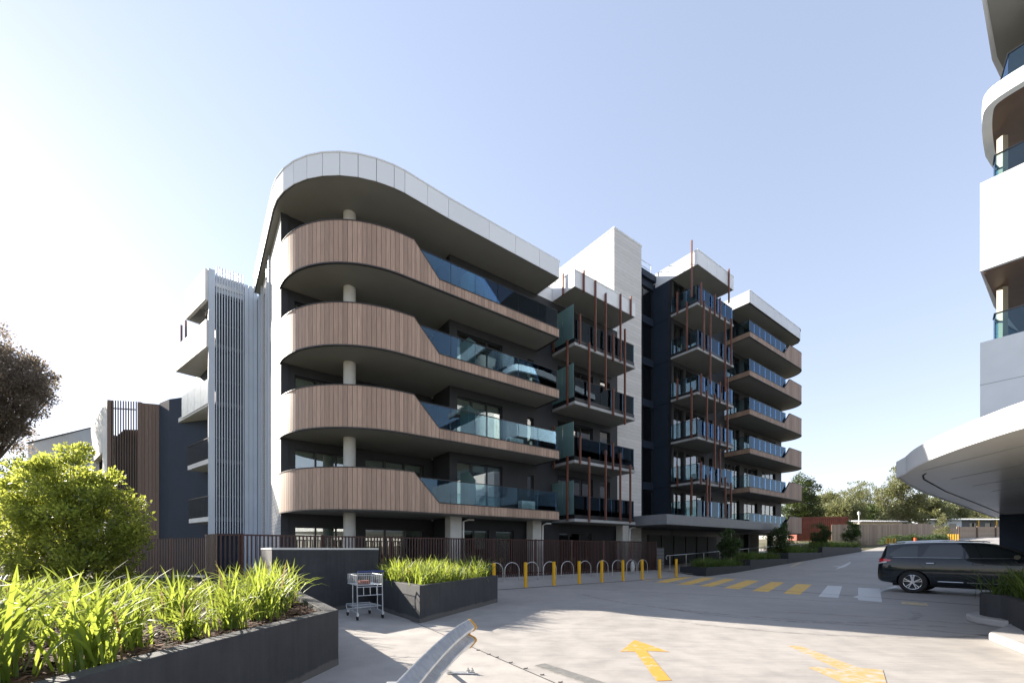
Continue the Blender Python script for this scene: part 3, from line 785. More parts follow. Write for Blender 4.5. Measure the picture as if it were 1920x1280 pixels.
# wing 4: timber balconies with rounded far end
def w4path(off=0):
    r = 1.6 + off
    return [(31.3 + off, 3.2)] + [(31.3 - 1.6 + r * math.cos(R(t)), 1.6 + r * math.sin(R(t))) for t in np.linspace(0, -90, 14)] + [(20.0, -off), (20.0 , 2.0)]
WP = [(31.3, 3.2)] + [(29.7 + 1.6 * math.cos(R(t)), 1.6 + 1.6 * math.sin(R(t))) for t in np.linspace(0, -90, 14)] + [(20.0, 0), (20.1, 2.0)]
WLs = path_len(WP); corner_l = WLs[-2]
hi_end = corner_l - (27.4 - 20.0); lo_start = corner_l - (26.2 - 20.0)
for z in LV:
    def w4top(l, z=z):
        if l <= hi_end: return z + 1.45
        if l <= lo_start: return z + 1.45 - (l - hi_end) / (lo_start - hi_end) * 1.05
        return z + .40
    mb = MB(); mb.prism([(p[0] * .999 + .02 if p[0] < 21 else p[0] - .03, max(p[1], .03)) for p in WP] , z + .012, z + .2); b = mb.build('balcony', 'soffit', apt)
    Wd = densify(WP, [hi_end, lo_start])
    mb = MB(); boards(mb, WP, .17, .014, 0, .03, z + .03, w4top, breaks=(hi_end, lo_start, corner_l)); mb.build('timber_cladding', 'timber', b)
    mb = MB(); ribbon(mb, Wd, -.05, -.002, z + .03, lambda l: w4top(l) - .01); mb.build('balustrade_backing', 'trim_dark', b)
    mb = MB(); ribbon(mb, Wd, -.06, .045, w4top, lambda l: w4top(l) + .035); ribbon(mb, WP, -.03, .045, z - .02, z + .03); mb.build('edge_trim', 'trim_dark', b)
    g = MB(); h = MB()
    for i in range(7):
        x0 = 26.9 - 6.8 * i / 7; x1 = 26.9 - 6.8 * (i + 1) / 7; g.seg((x0 - .012, .1), (x1 + .012, .1), -.006, .006, z + .44, z + 1.38)
    g.seg((20.12, .12), (20.2, 1.9), -.006, .006, z + .44, z + 1.38)
    h.bar((20.1, .1, z + 1.395), (26.9, .1, z + 1.395), .035, .03); h.bar((20.1, .1, z + 1.395), (20.2, 1.9, z + 1.395), .035, .03)
    g.build('glass_balustrade', 'rail_glass', b); h.build('handrail', 'frame_black', b)
mb = MB()
RP4 = [(30.6, 6)] + [(29.6 + 1.0 * math.cos(R(t)), 1.0 + 1.0 * math.sin(R(t))) for t in np.linspace(0, -90, 8)] + [(20.0, 0), (20.0, 6.0)]
mb.prism(RP4, 20.62, 20.9); r4 = mb.build('roof', 'soffit', apt)
mb = MB(); L4 = path_len(RP4); cuts = [0, 1.7, 3.4, L4[1]] + [L4[4], L4[8]]
c_ = L4[8]
while c_ + 1.3 < L4[9]: c_ += 1.3; cuts.append(c_)
cuts += [L4[9], L4[9] + 2, L4[9] + 4, L4[10]]
seams(mb, RP4, cuts, 0, .03, 20.6, 21.5); mb.build('fascia', 'panel_white', r4)
mb = MB(); ribbon(mb, RP4, -.12, -.002, 20.62, 21.48); mb.build('fascia_backing', 'joint_dark', r4)
mb = MB(); ribbon(mb, RP4, -.16, .05, 21.502, 21.55); mb.build('roof_capping', 'white_metal', r4)
mb = MB(); mb.box(20.2, 30.4, 6, 12.6, 20.93, 21.3); mb.build('roof_deck', 'light_grey_metal', r4)
mb = MB(); mb.box(9.2, 20.0, 8.0, 8.2, 0, 2.93); mb.build('back_wall', 'charcoal', apt)
# entrance canopy
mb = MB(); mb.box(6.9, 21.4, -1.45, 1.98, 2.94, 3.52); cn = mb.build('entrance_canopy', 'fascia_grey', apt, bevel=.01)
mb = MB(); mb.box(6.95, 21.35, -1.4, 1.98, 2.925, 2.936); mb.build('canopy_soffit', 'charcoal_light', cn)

# rust coloured battens, at the heights and places seen in the photograph
def batten(px, y0, y1, wing):
    a_l, a_r = (1.1, 6.0) if wing == 2 else (12.6, 17.5)
    s = -.09; a = a_at(px, s)
    if a < a_l - .05:
        a = a_l - .09; s = s_at(px, a)
        if not (-.1 < s < 1.7): s = .8
    elif a > a_r + .1:
        a = a_r + .09; s = max(0, min(1.6, s_at(px, a)))
    z1, z0 = z_at(y0, a, s), z_at(y1, a, s)
    mb = MB(); mb.box(a - .032, a + .032, s - .055, s + .055, z0, z1); mb.build('batten', 'rust_brown', apt, bevel=.004)
for t in ((1055.5, 513.5, 553), (1094.6, 507.4, 547.6), (1116.5, 525.8, 658.4), (1135.6, 549.8, 732), (1163.5, 551.2, 677.5), (1182.7, 555.3, 591.4),
          (1087.5, 588.6, 644.7), (1149.9, 625.5, 676), (1171.7, 616.8, 795.7), (1063.7, 637.3, 759.6), (1104.8, 642, 762.9), (1149.9, 728.7, 779.3),
          (1038.6, 799, 879), (1087.8, 816, 870.9), (1063.7, 854.5, 976), (1104.8, 856.4, 977.5), (1135.6, 844, 974.8), (1149.3, 829.9, 880),
          (1163, 849, 976), (1181.8, 870.9, 980), (1038, 579, 660)): batten(*t, 2)
for t in ((1297, 450.6, 557), (1366.7, 504.4, 568), (1270, 547.6, 588.6), (1314.7, 529.3, 571.7), (1340.4, 551.7, 591.4), (1350, 558.6, 597.4),
          (1288, 566, 657), (1320, 564, 657), (1331.7, 576, 721), (1359.8, 594.7, 733.6), (1371, 597.4, 684), (1270, 709.8, 750), (1296.7, 727, 821),
          (1314.7, 700, 741), (1325.4, 732, 825), (1340.4, 738, 880.5), (1350, 715.9, 755.5), (1350, 795, 834.5), (1364, 706, 848.5), (1270, 871.7, 910.5),
          (1296.7, 894, 964.7), (1314.5, 864.9, 908.3), (1325.4, 895, 967.4), (1331, 888, 968), (1350, 842, 912.7), (1360, 894, 970.7), (1370.8, 903.7, 970.7)): batten(*t, 3)
# roof safety rails
mb = MB()
for (p, q) in (((1.4, 2.3), (6.2, 2.3)), ((6.2, 2.3), (6.2, 5.5))):
    for z in (16.2, 16.6): mb.bar((*p, z), (*q, z), .035, .035)
    for k in (0, .33, .66, 1):
        x = p[0] + (q[0] - p[0]) * k; y = p[1] + (q[1] - p[1]) * k; mb.bar((x, y, 15.5), (x, y, 16.62), .035, .035)
for (p, q) in (((9.4, 3.5), (12.4, 3.5)), ((9.4, 3.5), (9.4, 6.5)), ((14.5, 1.2), (17, 1.2))):
    for z in (21.9, 22.3): mb.bar((*p, z), (*q, z), .035, .035)
    for k in (0, .5, 1):
        x = p[0] + (q[0] - p[0]) * k; y = p[1] + (q[1] - p[1]) * k; mb.bar((x, y, 21.4), (x, y, 22.32), .035, .035)
mb.build('roof_rail', 'galv', apt)
mb = MB(); mb.box(9.9, 10.5, 4.6, 5.3, 21.45, 22.75); mb.build('roof_vent', 'light_grey_metal', apt)

# air conditioners stand on the balconies
def air_con(a, s, z, label, rz=TH):
    x, y = W(a, s); e = empty('air_conditioner', (x, y, z), rz, label, 'air conditioner', 'air conditioners on the balconies')
    mb = MB(); mb.box(-.42, .42, -.16, .16, .06, .74); o = mb.build('casing', 'ac_white', e, bevel=.012)
    mb = MB(); ring = [(-.1 + .27 * math.cos(t), -.175, .40 + .27 * math.sin(t)) for t in np.linspace(0, 2 * math.pi, 25)]
    for r in (.27, .2, .13, .06): mb.tube([(-.1 + r * math.cos(t), -.172, .40 + r * math.sin(t)) for t in np.linspace(0, 2 * math.pi, 25)], .006, 6)
    mb.build('fan_grille', 'charcoal_light', e)
    mb = MB()
    for x0 in (-.32, .26): mb.box(x0, x0 + .06, -.17, .17, 0, .058)
    mb.build('foot', 'rubber', e)
air_con(-1.15, 1.1, LV[0] + .222, 'white air conditioner on the lowest curved balcony, right end')
air_con(-1.9, 1.1, LV[1] + .222, 'white air conditioner on the second balcony up, beside the glass rail')
air_con(14.1, .9, LV[1] + .142, 'small white air conditioner on the dark wing balcony')
def table_set(a, s, z, label):
    x, y = W(a, s); e = empty('balcony_table', (x, y, z), TH, label, 'table')
    mb = MB(); mb.box(-.4, .4, -.3, .3, .70, .73); mb.build('tabletop', 'ac_white', e)
    for sx in (-1, 1):
        for sy in (-1, 1):
            mb = MB(); mb.bar((sx * .35, sy * .25, 0), (sx * .35, sy * .25, .698), .03, .03); mb.build('leg', 'frame_black', e)
table_set(-.9, .9, LV[2] + .222, 'small table on the third balcony up behind the glass rail')
table_set(23.5, 1.0, LV[4] + .202, 'small table on the second highest far timber balcony')

# ================================================================== LOUVRED BLOCK BEHIND THE CURVE
lou = empty('louvred_building', (AX, AY, 0), TH, 'pale grey building with tall vertical louvres and stacked side balconies', 'apartment building')
L1, L2 = (-13.9, 11.4), (-15.25, 16.3)
mb = MB(); mb.prism([(-11.8, 12.0), (-13.58, 12.0), (-13.6, 13.2), (-14.4, 17.6), (-14.4, 26), (0, 26), (0, 12.0)], 0, 15.2); mb.build('wall', 'navy_panel', lou)
# pilasters and metal-clad strips each side of the louvres
mb = MB(); mb.box(-13.9, -13.62, 11.4, 12.3, 0, 16.0); mb.build('pilaster', 'light_grey_metal', lou)
mb = MB()
for i in range(3): mb.box(-12.32 + i * .2 + .006, -12.32 + (i + 1) * .2 - .006, 11.4, 12.0, 0, 15.75)
mb.box(-11.70, -9.9, 10.56, 12.0, 0, 15.2)
mb.build('metal_cladding', 'light_grey_metal', lou)
mb = MB(); mb.box(-13.6, -12.33, 11.55, 11.9, 14.95, 15.85); mb.build('parapet', 'white_metal', lou)
for i in range(11):
    a = -13.55 + i * .118
    c = MB(); c.box(a - .024, a + .024, 11.44, 11.54, 2.35, 16.25); c.build('louvre_fin', 'light_grey_metal', lou)
mb = MB()
for z in (3.0, 6.05, 9.05, 12.05): mb = MB(); mb.box(-13.6, -12.34, 11.56, 11.98, z, z + .22); mb.build('floor_edge', 'charcoal_light', lou)
for z in (4.3, 7.35, 10.35, 13.3): mb = MB(); mb.box(-13.6, -12.34, 11.6, 11.66, z, z + .05); mb.build('corridor_rail', 'charcoal_light', lou)
pass
# side balconies
def side_poly(out=0.0, k1=1.0):
    q = (L1[0] + (L2[0] - L1[0]) * k1, L1[1] + (L2[1] - L1[1]) * k1)
    return [(L1[0] + .02, L1[1] + .1), (q[0], q[1]), (q[0] + 1.3, q[1] + .3), (-13.3, 12.4)]
for z, k in ((2.98, .62), (5.98, .66), (8.98, 1.0), (11.98, 1.0)):
    mb = MB(); mb.prism(side_poly(0, k), z, z + .24); b = mb.build('balcony', 'white_render', lou)
    p = side_poly(0, k)[:3]
    if z < 8:
        mb = MB()
        P = [p[2], p[1], p[0]]; Ls = path_len(P); n = int(Ls[-1] / .11)
        for i in range(n):
            x, y = path_pt(P, Ls, i * .11 + .03); mb.box(x - .012, x + .012, y - .012, y + .012, z + .24, z + 1.3)
        for u, v in zip(P, P[1:]): mb.bar((*u, z + 1.3), (*v, z + 1.3), .05, .04)
        mb.build('railing', 'frame_black', b)
    elif z < 11:
        mb = MB(); boards(mb, [p[2], p[1], p[0]][0:3], 1.05, .03, -.04, -.02, z + .1, z + 1.35); mb.build('glass_balustrade', 'frosted_pale', b) if 'frosted_pale' in MATS else None
        if 'frosted_pale' not in MATS:
            plain('frosted_pale', (.50, .55, .58), .2); mb.build('glass_balustrade', 'frosted_pale', b)
    else:
        mb = MB(); ribbon(mb, [p[2], p[1], p[0]], -.12, 0.01, z - .02, z + 1.4); mb.build('parapet', 'white_render', b)
mb = MB(); P = [(L1[0] + (L2[0] - L1[0]) * .6 + .7, L1[1] + (L2[1] - L1[1]) * .6 + .2), (L1[0] + (L2[0] - L1[0]) * .6, L1[1] + (L2[1] - L1[1]) * .6), (L1[0], L1[1] + .05)]
ribbon(mb, P, -.15, 0, 14.35, 15.95); mb.build('fascia', 'white_render', lou)
mb = MB(); mb.prism([P[1], P[2], (-9.5, 11.6), (-9.5, 20), (-13.6, 20)], 15.2, 15.4); mb.build('roof', 'white_render', lou)
for k in (.72, .88):
    x = L1[0] + (L2[0] - L1[0]) * k; y = L1[1] + (L2[1] - L1[1]) * k
    mb = MB(); mb.box(x - .05, x + .05, y - .05, y + .05, 13.38, 14.5); mb.build('pole', 'rust_brown', lou)

# ================================================================== LOW TIMBER BLOCK AND GREY WING AT FAR LEFT
low = empty('timber_building', (-24.2, 25.5, 0), 0, 'low brown building with slatted screen, timber panel and navy corner', 'building')
def lo(x, y): return (x + 24.2, y - 25.5)
Zb = 10.45
A0, A1, A2, A3, A4 = lo(-24.2, 25.5), lo(-22.5, 25.88), lo(-21.62, 26.15), lo(-20.45, 25.45), lo(-16.6, 24.3)
A0b = lo(-30.0, 30.4)
mb = MB(); mb.prism([(A0[0] + .3, A0[1] + .8), (A1[0], A1[1] + .5), (A2[0], A2[1] + .1), (A4[0] + .5, A4[1] + 1.6), (12, 16), (-2, 16), (A0b[0] + .5, A0b[1] + .4)], 0, 8.9); mb.build('wall', 'charcoal', low)
mb = MB(); P = [A1, A0]
mb.seg((A0[0] + .2, A0[1] + .04), A0, -.2, 0, 0, Zb); mb.build('screen_post', 'timber_dark', low)
mb = MB(); boards(mb, [A2, A1], .19, .012, -.2, 0, 0, Zb - .05); mb.seg(A1, (A1[0] - .18, A1[1] - .04), -.2, .004, 0, Zb); mb.build('timber_cladding', 'timber_dark', low)
for i in range(10):
    k = i / 9; x = A0[0] + .27 + (A1[0] - A0[0] - .5) * k; y = A0[1] + .08 + (A1[1] - A0[1] - .15) * k
    c = MB(); c.box(x - .017, x + .017, y - .03, y + .03, .6, Zb); c.build('screen_fin', 'timber_dark', low)
mb = MB(); mb.seg((A1[0] - .26, A1[1] - .02), (A0[0] + .26, A0[1] + .10), -.05, .0, Zb - .5, Zb - .44); mb.seg((A1[0] - .26, A1[1] + .14), (A0[0] + .26, A0[1] + .3), -.05, .0, 0, 8.0)
mb.build('screen_backing', 'charcoal', low)
mb = MB(); mb.seg(A3, (A2[0] + .01, A2[1]), -.3, 0, 0, Zb + .02); mb.seg(A4, A3, -.3, 0, 0, Zb + .02); mb.build('navy_wall', 'navy_panel', low)
mb = MB(); mb.seg(A0, A0b, -.3, 0, 7.6, (Zb, Zb - .2)); mb.seg(A0, (A0[0] - 1.5, A0[1] + 1.27), -.3, 0, 0, 7.6); mb.seg((A0b[0] + 1.0, A0b[1] - .85), A0b, -.3, 0, 0, 7.6)
mb.build('render_wall', 'white_render', low)
mb = MB(); mb.seg((A0[0] - 1.5, A0[1] + 1.27), (A0b[0] + 1.0, A0b[1] - .85), -.9, -.8, 0, 7.59); mb.build('recess_wall', 'navy_panel', low)
window(low, (A0[0] - 2.2, A0[1] + 1.9), (A0[0] - 4.2, A0[1] + 3.6), 4.6, 7.2, 2, .5, inset=.55)
gy = empty('grey_building', (-30.2, 30.6, 0), 0, 'long grey metal clad building at the far left behind the bush', 'building')
mb = MB(); boards(mb, [(0, 0), (-9.5, 4.4)], .3, .012, -.25, 0, 5.2, 10.2); mb.build('metal_cladding', 'light_grey_metal', gy)
mb = MB(); mb.seg((0, 0), (-9.5, 4.4), -.3, -.02, 0, 5.19); mb.prism([(0.3, .3), (-9.3, 4.7), (-6, 12), (4, 8)], 0, 10.0); mb.build('wall', 'charcoal_light', gy)
mb = MB(); mb.seg((0.1, 0), (-9.6, 4.4), -.4, .05, 10.201, 10.28); mb.build('roof_capping', 'charcoal', gy)

# ================================================================== RIGHT-HAND BUILDING WITH SWEEPING CANOPY
rb = empty('white_building', (14, 12, 0), 0, 'tall white building at the right edge with a sweeping pointed canopy', 'apartment building')
def rl(p): return [(x - 14, y - 12) for x, y in p]
can_near = [(6.3, -1.5), (6.35, 2.7), (6.43, 4.3), (6.5, 5.4), (6.64, 5.89), (6.9, 6.64), (7.24, 7.4), (7.56, 8.0), (8.0, 8.64)]
def chaikin(P, n=2):
    for _ in range(n):
        Q = [P[0]]
        for a, b in zip(P, P[1:]): Q += [(a[0] * .75 + b[0] * .25, a[1] * .75 + b[1] * .25), (a[0] * .25 + b[0] * .75, a[1] * .25 + b[1] * .75)]
        P = Q + [P[-1]]
    return P
can_near = chaikin(can_near)
can_far = [(8.26, 9.13), (8.9, 9.67), (10.04, 10.64), (11.45, 11.77), (15.4, 14.7), (23.2, 20.5)]
poly = rl(can_near + can_far + [(30, 20), (30, -1.5)])
mb = MB(); mb.prism(poly, 3.056, 3.34); cnp = mb.build('canopy', 'soffit_gloss', rb)
mb = MB(); ribbon(mb, rl(can_near + can_far), .002, .03, 3.04, 3.38); mb.build('fascia', 'white_metal', cnp)
mb = MB(); ribbon(mb, rl([(22.7, 19.6), (15.45, 14.25), (11.56, 11.4), (9.1, 9.45), (8.6, 8.95), (8.42, 8.7)]), 0, .03, 3.05, 3.0555); mb.build('soffit_slot', 'joint_dark', cnp)
for i in range(5):
    mb = MB(); mb.seg(rl([(6.6 + i * 1.5, 1.6)])[0], rl([(8.1 + i * 1.57, 8.4 + i)])[0], -.004, .004, 3.052, 3.0557); mb.build('soffit_joint', 'fascia_grey', cnp)
mb = MB(); Pn = rl(can_near + can_far); Lp = path_len(Pn); l = .8
while l < Lp[-1] - .5:
    mb.seg(path_pt(Pn, Lp, l), path_pt(Pn, Lp, l + .008), .03, .0315, 3.041, 3.379); l += 1.9
mb.build('fascia_joint', 'fascia_grey', cnp)
mb = MB(); mb.prism(rl([(21.7, 19), (24.5, 15), (27, 10), (29.8, 10), (29.8, 19.8)]), 0, 3.055); mb.build('wall', 'navy_panel', rb)
mb = MB(); mb.prism(rl([(16.7, 14.9), (22.0, 8), (22, -1.4), (44, -1.4), (44, 24), (24, 19.5)]), 3.39, 5.49); mb.build('podium', 'charcoal', rb)
mb = MB(); mb.prism(rl([(30.1, -1.4), (44, -1.4), (44, 24), (30.1, 21)]), 0, 3.385); mb.build('wall', 'charcoal', rb)
def rparapet(name, z0, z1, pts, mat='white_metal', th=.25, parent=rb, j=True):
    P = rl(pts); mb = MB(); ribbon(mb, P, -th, 0, z0, z1); o = mb.build(name, mat, parent)
    if j:
        mb = MB(); Lp = path_len(P); l = Lp[3] - 1.5
        while l > .2:
            x, y = path_pt(P, Lp, l); x2, y2 = path_pt(P, Lp, l - .018); mb.seg((x2, y2), (x, y), 0, .003, z0, z1); l -= 1.5
        zm = (z0 + z1) / 2 + .15; ribbon(mb, P, 0, .0025, zm, zm + .016); mb.build('panel_joint', 'fascia_grey', o)
    return o
BP = [(30, 24), (19.3, 17.1), (16.4, 14.95), (18.3, 12.3), (20.3, 9.7), (26, 1.95)][::-1]
core = rl([(20.4, 16.6), (30, 3.6), (44, 3.4), (44, 26), (30, 23)])
mb = MB(); mb.prism(core, 5.5, 28); mb.build('wall', 'charcoal_light', rb)
rparapet('parapet', 5.45, 8.74, BP); rparapet('parapet', 11.24, 14.32, BP)
for z in (8.64, 14.2):
    mb = MB(); mb.prism(rl([(16.6, 14.95), (26, 2.3), (31, 2.6), (30, 23.6), (19.3, 16.9)]), z - .4, z - .1); mb.build('floor_slab', 'white_metal', rb)
mb = MB(); mb.prism(rl([(16.55, 14.97), (26, 2.2), (31, 2.6), (29.9, 23.6), (19.35, 16.95)]), 11.17, 11.235); mb.build('balcony_soffit', 'soffit_brown', rb)
for z, t in ((8.74, 9.9), (14.32, 15.55)):
    P = rl([(26, 19.6), (17.6, 15.6), (17.25, 15.25), (21.4, 9.4), (26.6, 2.2)][::-1]); g = MB()
    ribbon(g, P, -.015, 0, z, t); o = g.build('glass_balustrade', 'rail_glass', rb)
    g = MB(); ribbon(g, P, -.04, .02, t, t + .04); g.build('handrail', 'frame_black', o)
for z0_, z1_ in ((8.74, 11.16), (14.32, 16.7)):
    mb = MB(); x, y = rl([(18.1, 15.75)])[0]; mb.box(x - .1, x + .1, y - .1, y + .1, z0_, z1_); mb.build('post', 'wall_cream', rb)
for i in range(5):
    k0 = .06 + i * .19; k1 = k0 + .14
    for z0_, z1_ in ((5.7, 8.2), (8.75, 11.1), (14.4, 16.7), (19.5, 21.6)):
        P0 = (20.4 + 9.6 * k0, 16.6 - 13 * k0); P1 = (20.4 + 9.6 * k1, 16.6 - 13 * k1)
        mb = MB(); mb.seg(rl([P1])[0], rl([P0])[0], .0, .03, z0_, z1_); mb.build('window', 'car_glass', rb)
C1 = [(26, 20.5), (19.1, 17.15), (17.75, 16.1), (16.95, 15.4), (16.5, 14.9), (16.65, 14.35), (17.2, 13.6), (18.6, 12.3), (21.5, 9.75), (27.3, 3.25)][::-1]
C1 = chaikin(C1, 2)
rparapet('curved_band', 16.92, 17.45, C1, j=False)
mb = MB(); mb.prism(rl([(x + .05, y) for x, y in C1]), 16.94, 17.1); mb.build('balcony_soffit', 'soffit_brown', rb)
P = rl([(26, 19), (18.2, 15.9), (17.45, 15.0), (18.1, 13.9), (19.9, 12.3), (27.3, 4.1)][::-1]); g = MB(); ribbon(g, P, -.015, 0, 17.46, 18.9); o = g.build('glass_balustrade', 'rail_glass', rb)
g = MB(); ribbon(g, P, -.04, .02, 18.9, 18.94); g.build('handrail', 'frame_black', o)
mb = MB(); mb.prism(rl([(18.9, 16.8), (16.4, 14.9), (26.7, 1.6), (39, 2.6), (31, 24)]), 20.75, 21.9); mb.build('roof_slab', 'white_metal', rb)
mb = MB(); mb.prism(rl([(18.93, 16.65), (16.65, 14.95), (26.7, 1.9), (38.8, 2.8), (30.8, 23.5)]), 20.72, 20.748); mb.build('soffit', 'soffit', rb)
for z0_, z1_ in ((6.2, 7.3), (10.4, 14.6), (17.8, 20.2)):
    mb = MB()
    for z in np.arange(z0_, z1_, .085):
        zk = (z - (z0_ + z1_) / 2) / (z1_ - z0_) * 2; xo = .35 * zk * zk
        mb.tube([(*p, float(z)) for p in rl([(18.2 + xo, 14.4), (17.35 + xo, 14.0), (17.1 + xo, 13.7), (17.15 + xo, 13.3), (17.6 + xo, 12.8), (20, 11)])], .026, 6)
    mb.build('curved_screen', 'light_grey_metal', rb, smooth=True)

# ================================================================== FENCES
def slat_fence(label, P, z0, z1, pitch=.115, w=.05, mat='slat_brown', posts=2.4, group=None):
    x0, y0 = P[0]; Lp = path_len(P)
    e = empty('slat_fence', (x0, y0, 0), 0, label, 'fence', group)
    mb = MB(); n = int(Lp[-1] / pitch)
    for i in range(n):
        p = path_pt(P, Lp, i * pitch); q = path_pt(P, Lp, i * pitch + w)
        mb.seg((p[0] - x0, p[1] - y0), (q[0] - x0, q[1] - y0), -.012, .012, z0, z1)
    mb.build('slats', mat, e)
    mb = MB()
    for z in (z0 + .12, z1 - .052):
        for u, v in zip(P, P[1:]): mb.seg((u[0] - x0, u[1] - y0), (v[0] - x0, v[1] - y0), -.055, -.014, z, z + .05)
    mb.build('rail', 'fence_brown', e)
    l = 0
    while l < Lp[-1]:
        p = path_pt(P, Lp, l); c = MB(); c.box(p[0] - x0 - .04, p[0] - x0 + .04, p[1] - y0 - .04 + .05, p[1] - y0 + .09, z0 - .2, z1 + .02); c.build('post', 'fence_brown', e); l += posts
    return e
slat_fence('long dark brown slat fence running below the curved balconies', [W(8.3, .2), W(-13.9, .2), W(-14.2, 1.4)], .26, 1.99)
slat_fence('shorter brown slat fence behind the bush at left', [(-12.2, 17.0), (-17.4, 19.3), (-20.5, 19.5)], .5, 1.97)

# ================================================================== PLANTERS, SERVICE BOX
def planter(name, label, P, z0, z1, rim, mat='planter_dark', soil=.10, cat='planter', closed=True):
    """P counter-clockwise outline, world coordinates; rim = wall thickness"""
    cx = P[0][0]; cy = P[0][1]
    Q = [(x - cx, y - cy) for x, y in P]
    ar = sum(Q[i][0] * Q[(i + 1) % len(Q)][1] - Q[(i + 1) % len(Q)][0] * Q[i][1] for i in range(len(Q)))
    if ar > 0: Q = Q[::-1]
    e = empty(name, (cx, cy, 0), 0, label, cat)
    n = len(Q); inner = []
    for i in range(n):
        p0, p1, p2 = Q[i - 1], Q[i], Q[(i + 1) % n]
        def nn(a, b):
            l = math.hypot(b[0] - a[0], b[1] - a[1]); return (-(b[1] - a[1]) / l, (b[0] - a[0]) / l)
        n1, n2 = nn(p0, p1), nn(p1, p2); mx, my = (n1[0] + n2[0]) / 2, (n1[1] + n2[1]) / 2; q = max(.25, mx * mx + my * my)
        inner.append((p1[0] - mx / q * rim, p1[1] - my / q * rim))
    zf0 = z0 if callable(z0) else (lambda x, y: z0); zf1 = z1 if callable(z1) else (lambda x, y: z1)
    vs = []; 
    for a, b in zip(Q, inner):
        zt = zf1(a[0] + cx, a[1] + cy); zb = zf0(a[0] + cx, a[1] + cy)
        vs += [(*a, zb), (*a, zt), (*b, zt), (*b, zt - soil - .1)]
    fs = []
    for i in range(n):
        for k in range(3): fs.append((4 * i + k, 4 * ((i + 1) % n) + k, 4 * ((i + 1) % n) + k + 1, 4 * i + k + 1))
    mb = MB(); mb.add(vs, fs); mb.build('planter_wall', mat, e, bevel=.008)
    mb = MB(); mb.add([(*b, zf1(b[0] + cx, b[1] + cy) - soil) for b in inner], [tuple(range(n))]); mb.build('soil', 'soil', e)
    return e, [(b[0] + cx, b[1] + cy) for b in inner]
def inside(P, x, y):
    c = False
    for i in range(len(P)):
        (x1, y1), (x2, y2) = P[i - 1], P[i]
        if (y1 > y) != (y2 > y) and x < (x2 - x1) * (y - y1) / (y2 - y1) + x1: c = not c
    return c
LP = [(-2.26, 5.56), (-2.40, 4.6), (-2.54, 3.67), (-2.66, 2.5), (-2.85, 1.2), (-14, 1.2), (-14, 11.5), (-7.2, 12.3), (-5.2, 9.75)]
e1, in1 = planter('planter', 'big dark planter in the left foreground packed with strappy plants', LP, 0, .72, .17)
MP = [(-1.88, 8.7), (-.41, 12.2), (-1.9, 14.4), (-3.63, 11.35), (-3.4, 10.9), (-3.12, 10.4)]
e2, in2 = planter('planter', 'low dark wedge shaped planter beside the shopping trolley', MP, 0, .765, .16)
sb = empty('service_box', (-5.24, 9.31, 0), 0, 'tall dark rendered box wall with a pale cap between the planters', 'wall')
d1 = (.57, .82); d2 = (-.595, .804)
Q = [(0, 0), (d1[0] * 2.82, d1[1] * 2.82), (d1[0] * 2.82 + d2[0] * 1.9, d1[1] * 2.82 + d2[1] * 1.9), (d2[0] * 1.9, d2[1] * 1.9)]
mb = MB(); mb.prism(Q, 0, 1.50); mb.build('wall', 'planter_dark', sb, bevel=.01)
mb = MB(); mb.prism([(q[0] * 1.005 - .008, q[1] * 1.005 - .008) for q in Q], 1.502, 1.545); mb.build('cap', 'white_render', sb)
# rounded planter and kerb island on the right
isl = [(7.2, 6.0), (7.63, 6.86), (8.3, 7.65), (8.9, 8.3), (9.16, 8.57)] 
RPp = [(x + .33, y) for x, y in [(6.9, 4.8), (7.62, 6.30), (8.0, 6.85), (8.7, 7.7), (9.25, 8.25)] + [(9.95 + .62 * math.cos(R(t)), 8.55 + .62 * math.sin(R(t))) for t in np.linspace(190, 60, 9)] + [(11.5, 9.4), (15, 9.2), (15, 2), (6.4, 2)]]
e3, in3 = planter('planter', 'rounded dark planter on a kerb at the right edge', RPp, .0, .60, .16)
mb = MB(); kb = [(6.35, 4.9), (6.95, 6.05), (7.55, 7.05)] + [(10.07 + 1.0 * math.cos(R(t)), 8.4 + 1.0 * math.sin(R(t))) for t in np.linspace(200, 80, 12)] + [(11.4, 9.85), (15, 9.8), (15, 1.5), (6.0, 1.5)]
cxk = [(x - 9, y - 7) for x, y in kb]
mb.prism(cxk, 0, .14); ke = mb.build('kerb', 'concrete_kerb', None, bevel=.03); ke.location = (9.33, 7, 0); tag(ke, kind='structure')
# stepped planters climbing the ramp
def ramp_planter(a0, a1, s0, s1, zt, label):
    P = [W(a0, s0), W(a1, s0), W(a1, s1), W(a0, s1)]
    return planter('planter', label, P, lambda x, y: gz(toB(x, y)[0]) - .05, zt, .12, mat='charcoal', soil=.05)
rps = [(8.75, 14.0, .50, 'lowest dark planter of the row climbing the ramp, behind the last bollards'), (14.03, 19.8, .86, 'second dark planter up the ramp with one staked shrub'),
       (19.83, 26.4, 1.28, 'third dark planter up the ramp below the far balconies'), (26.43, 36.5, 1.72, 'highest dark planter at the top of the ramp')]
for a0, a1, zt, lb in rps: ramp_planter(a0, a1, -2.75, -1.1, zt, lb)

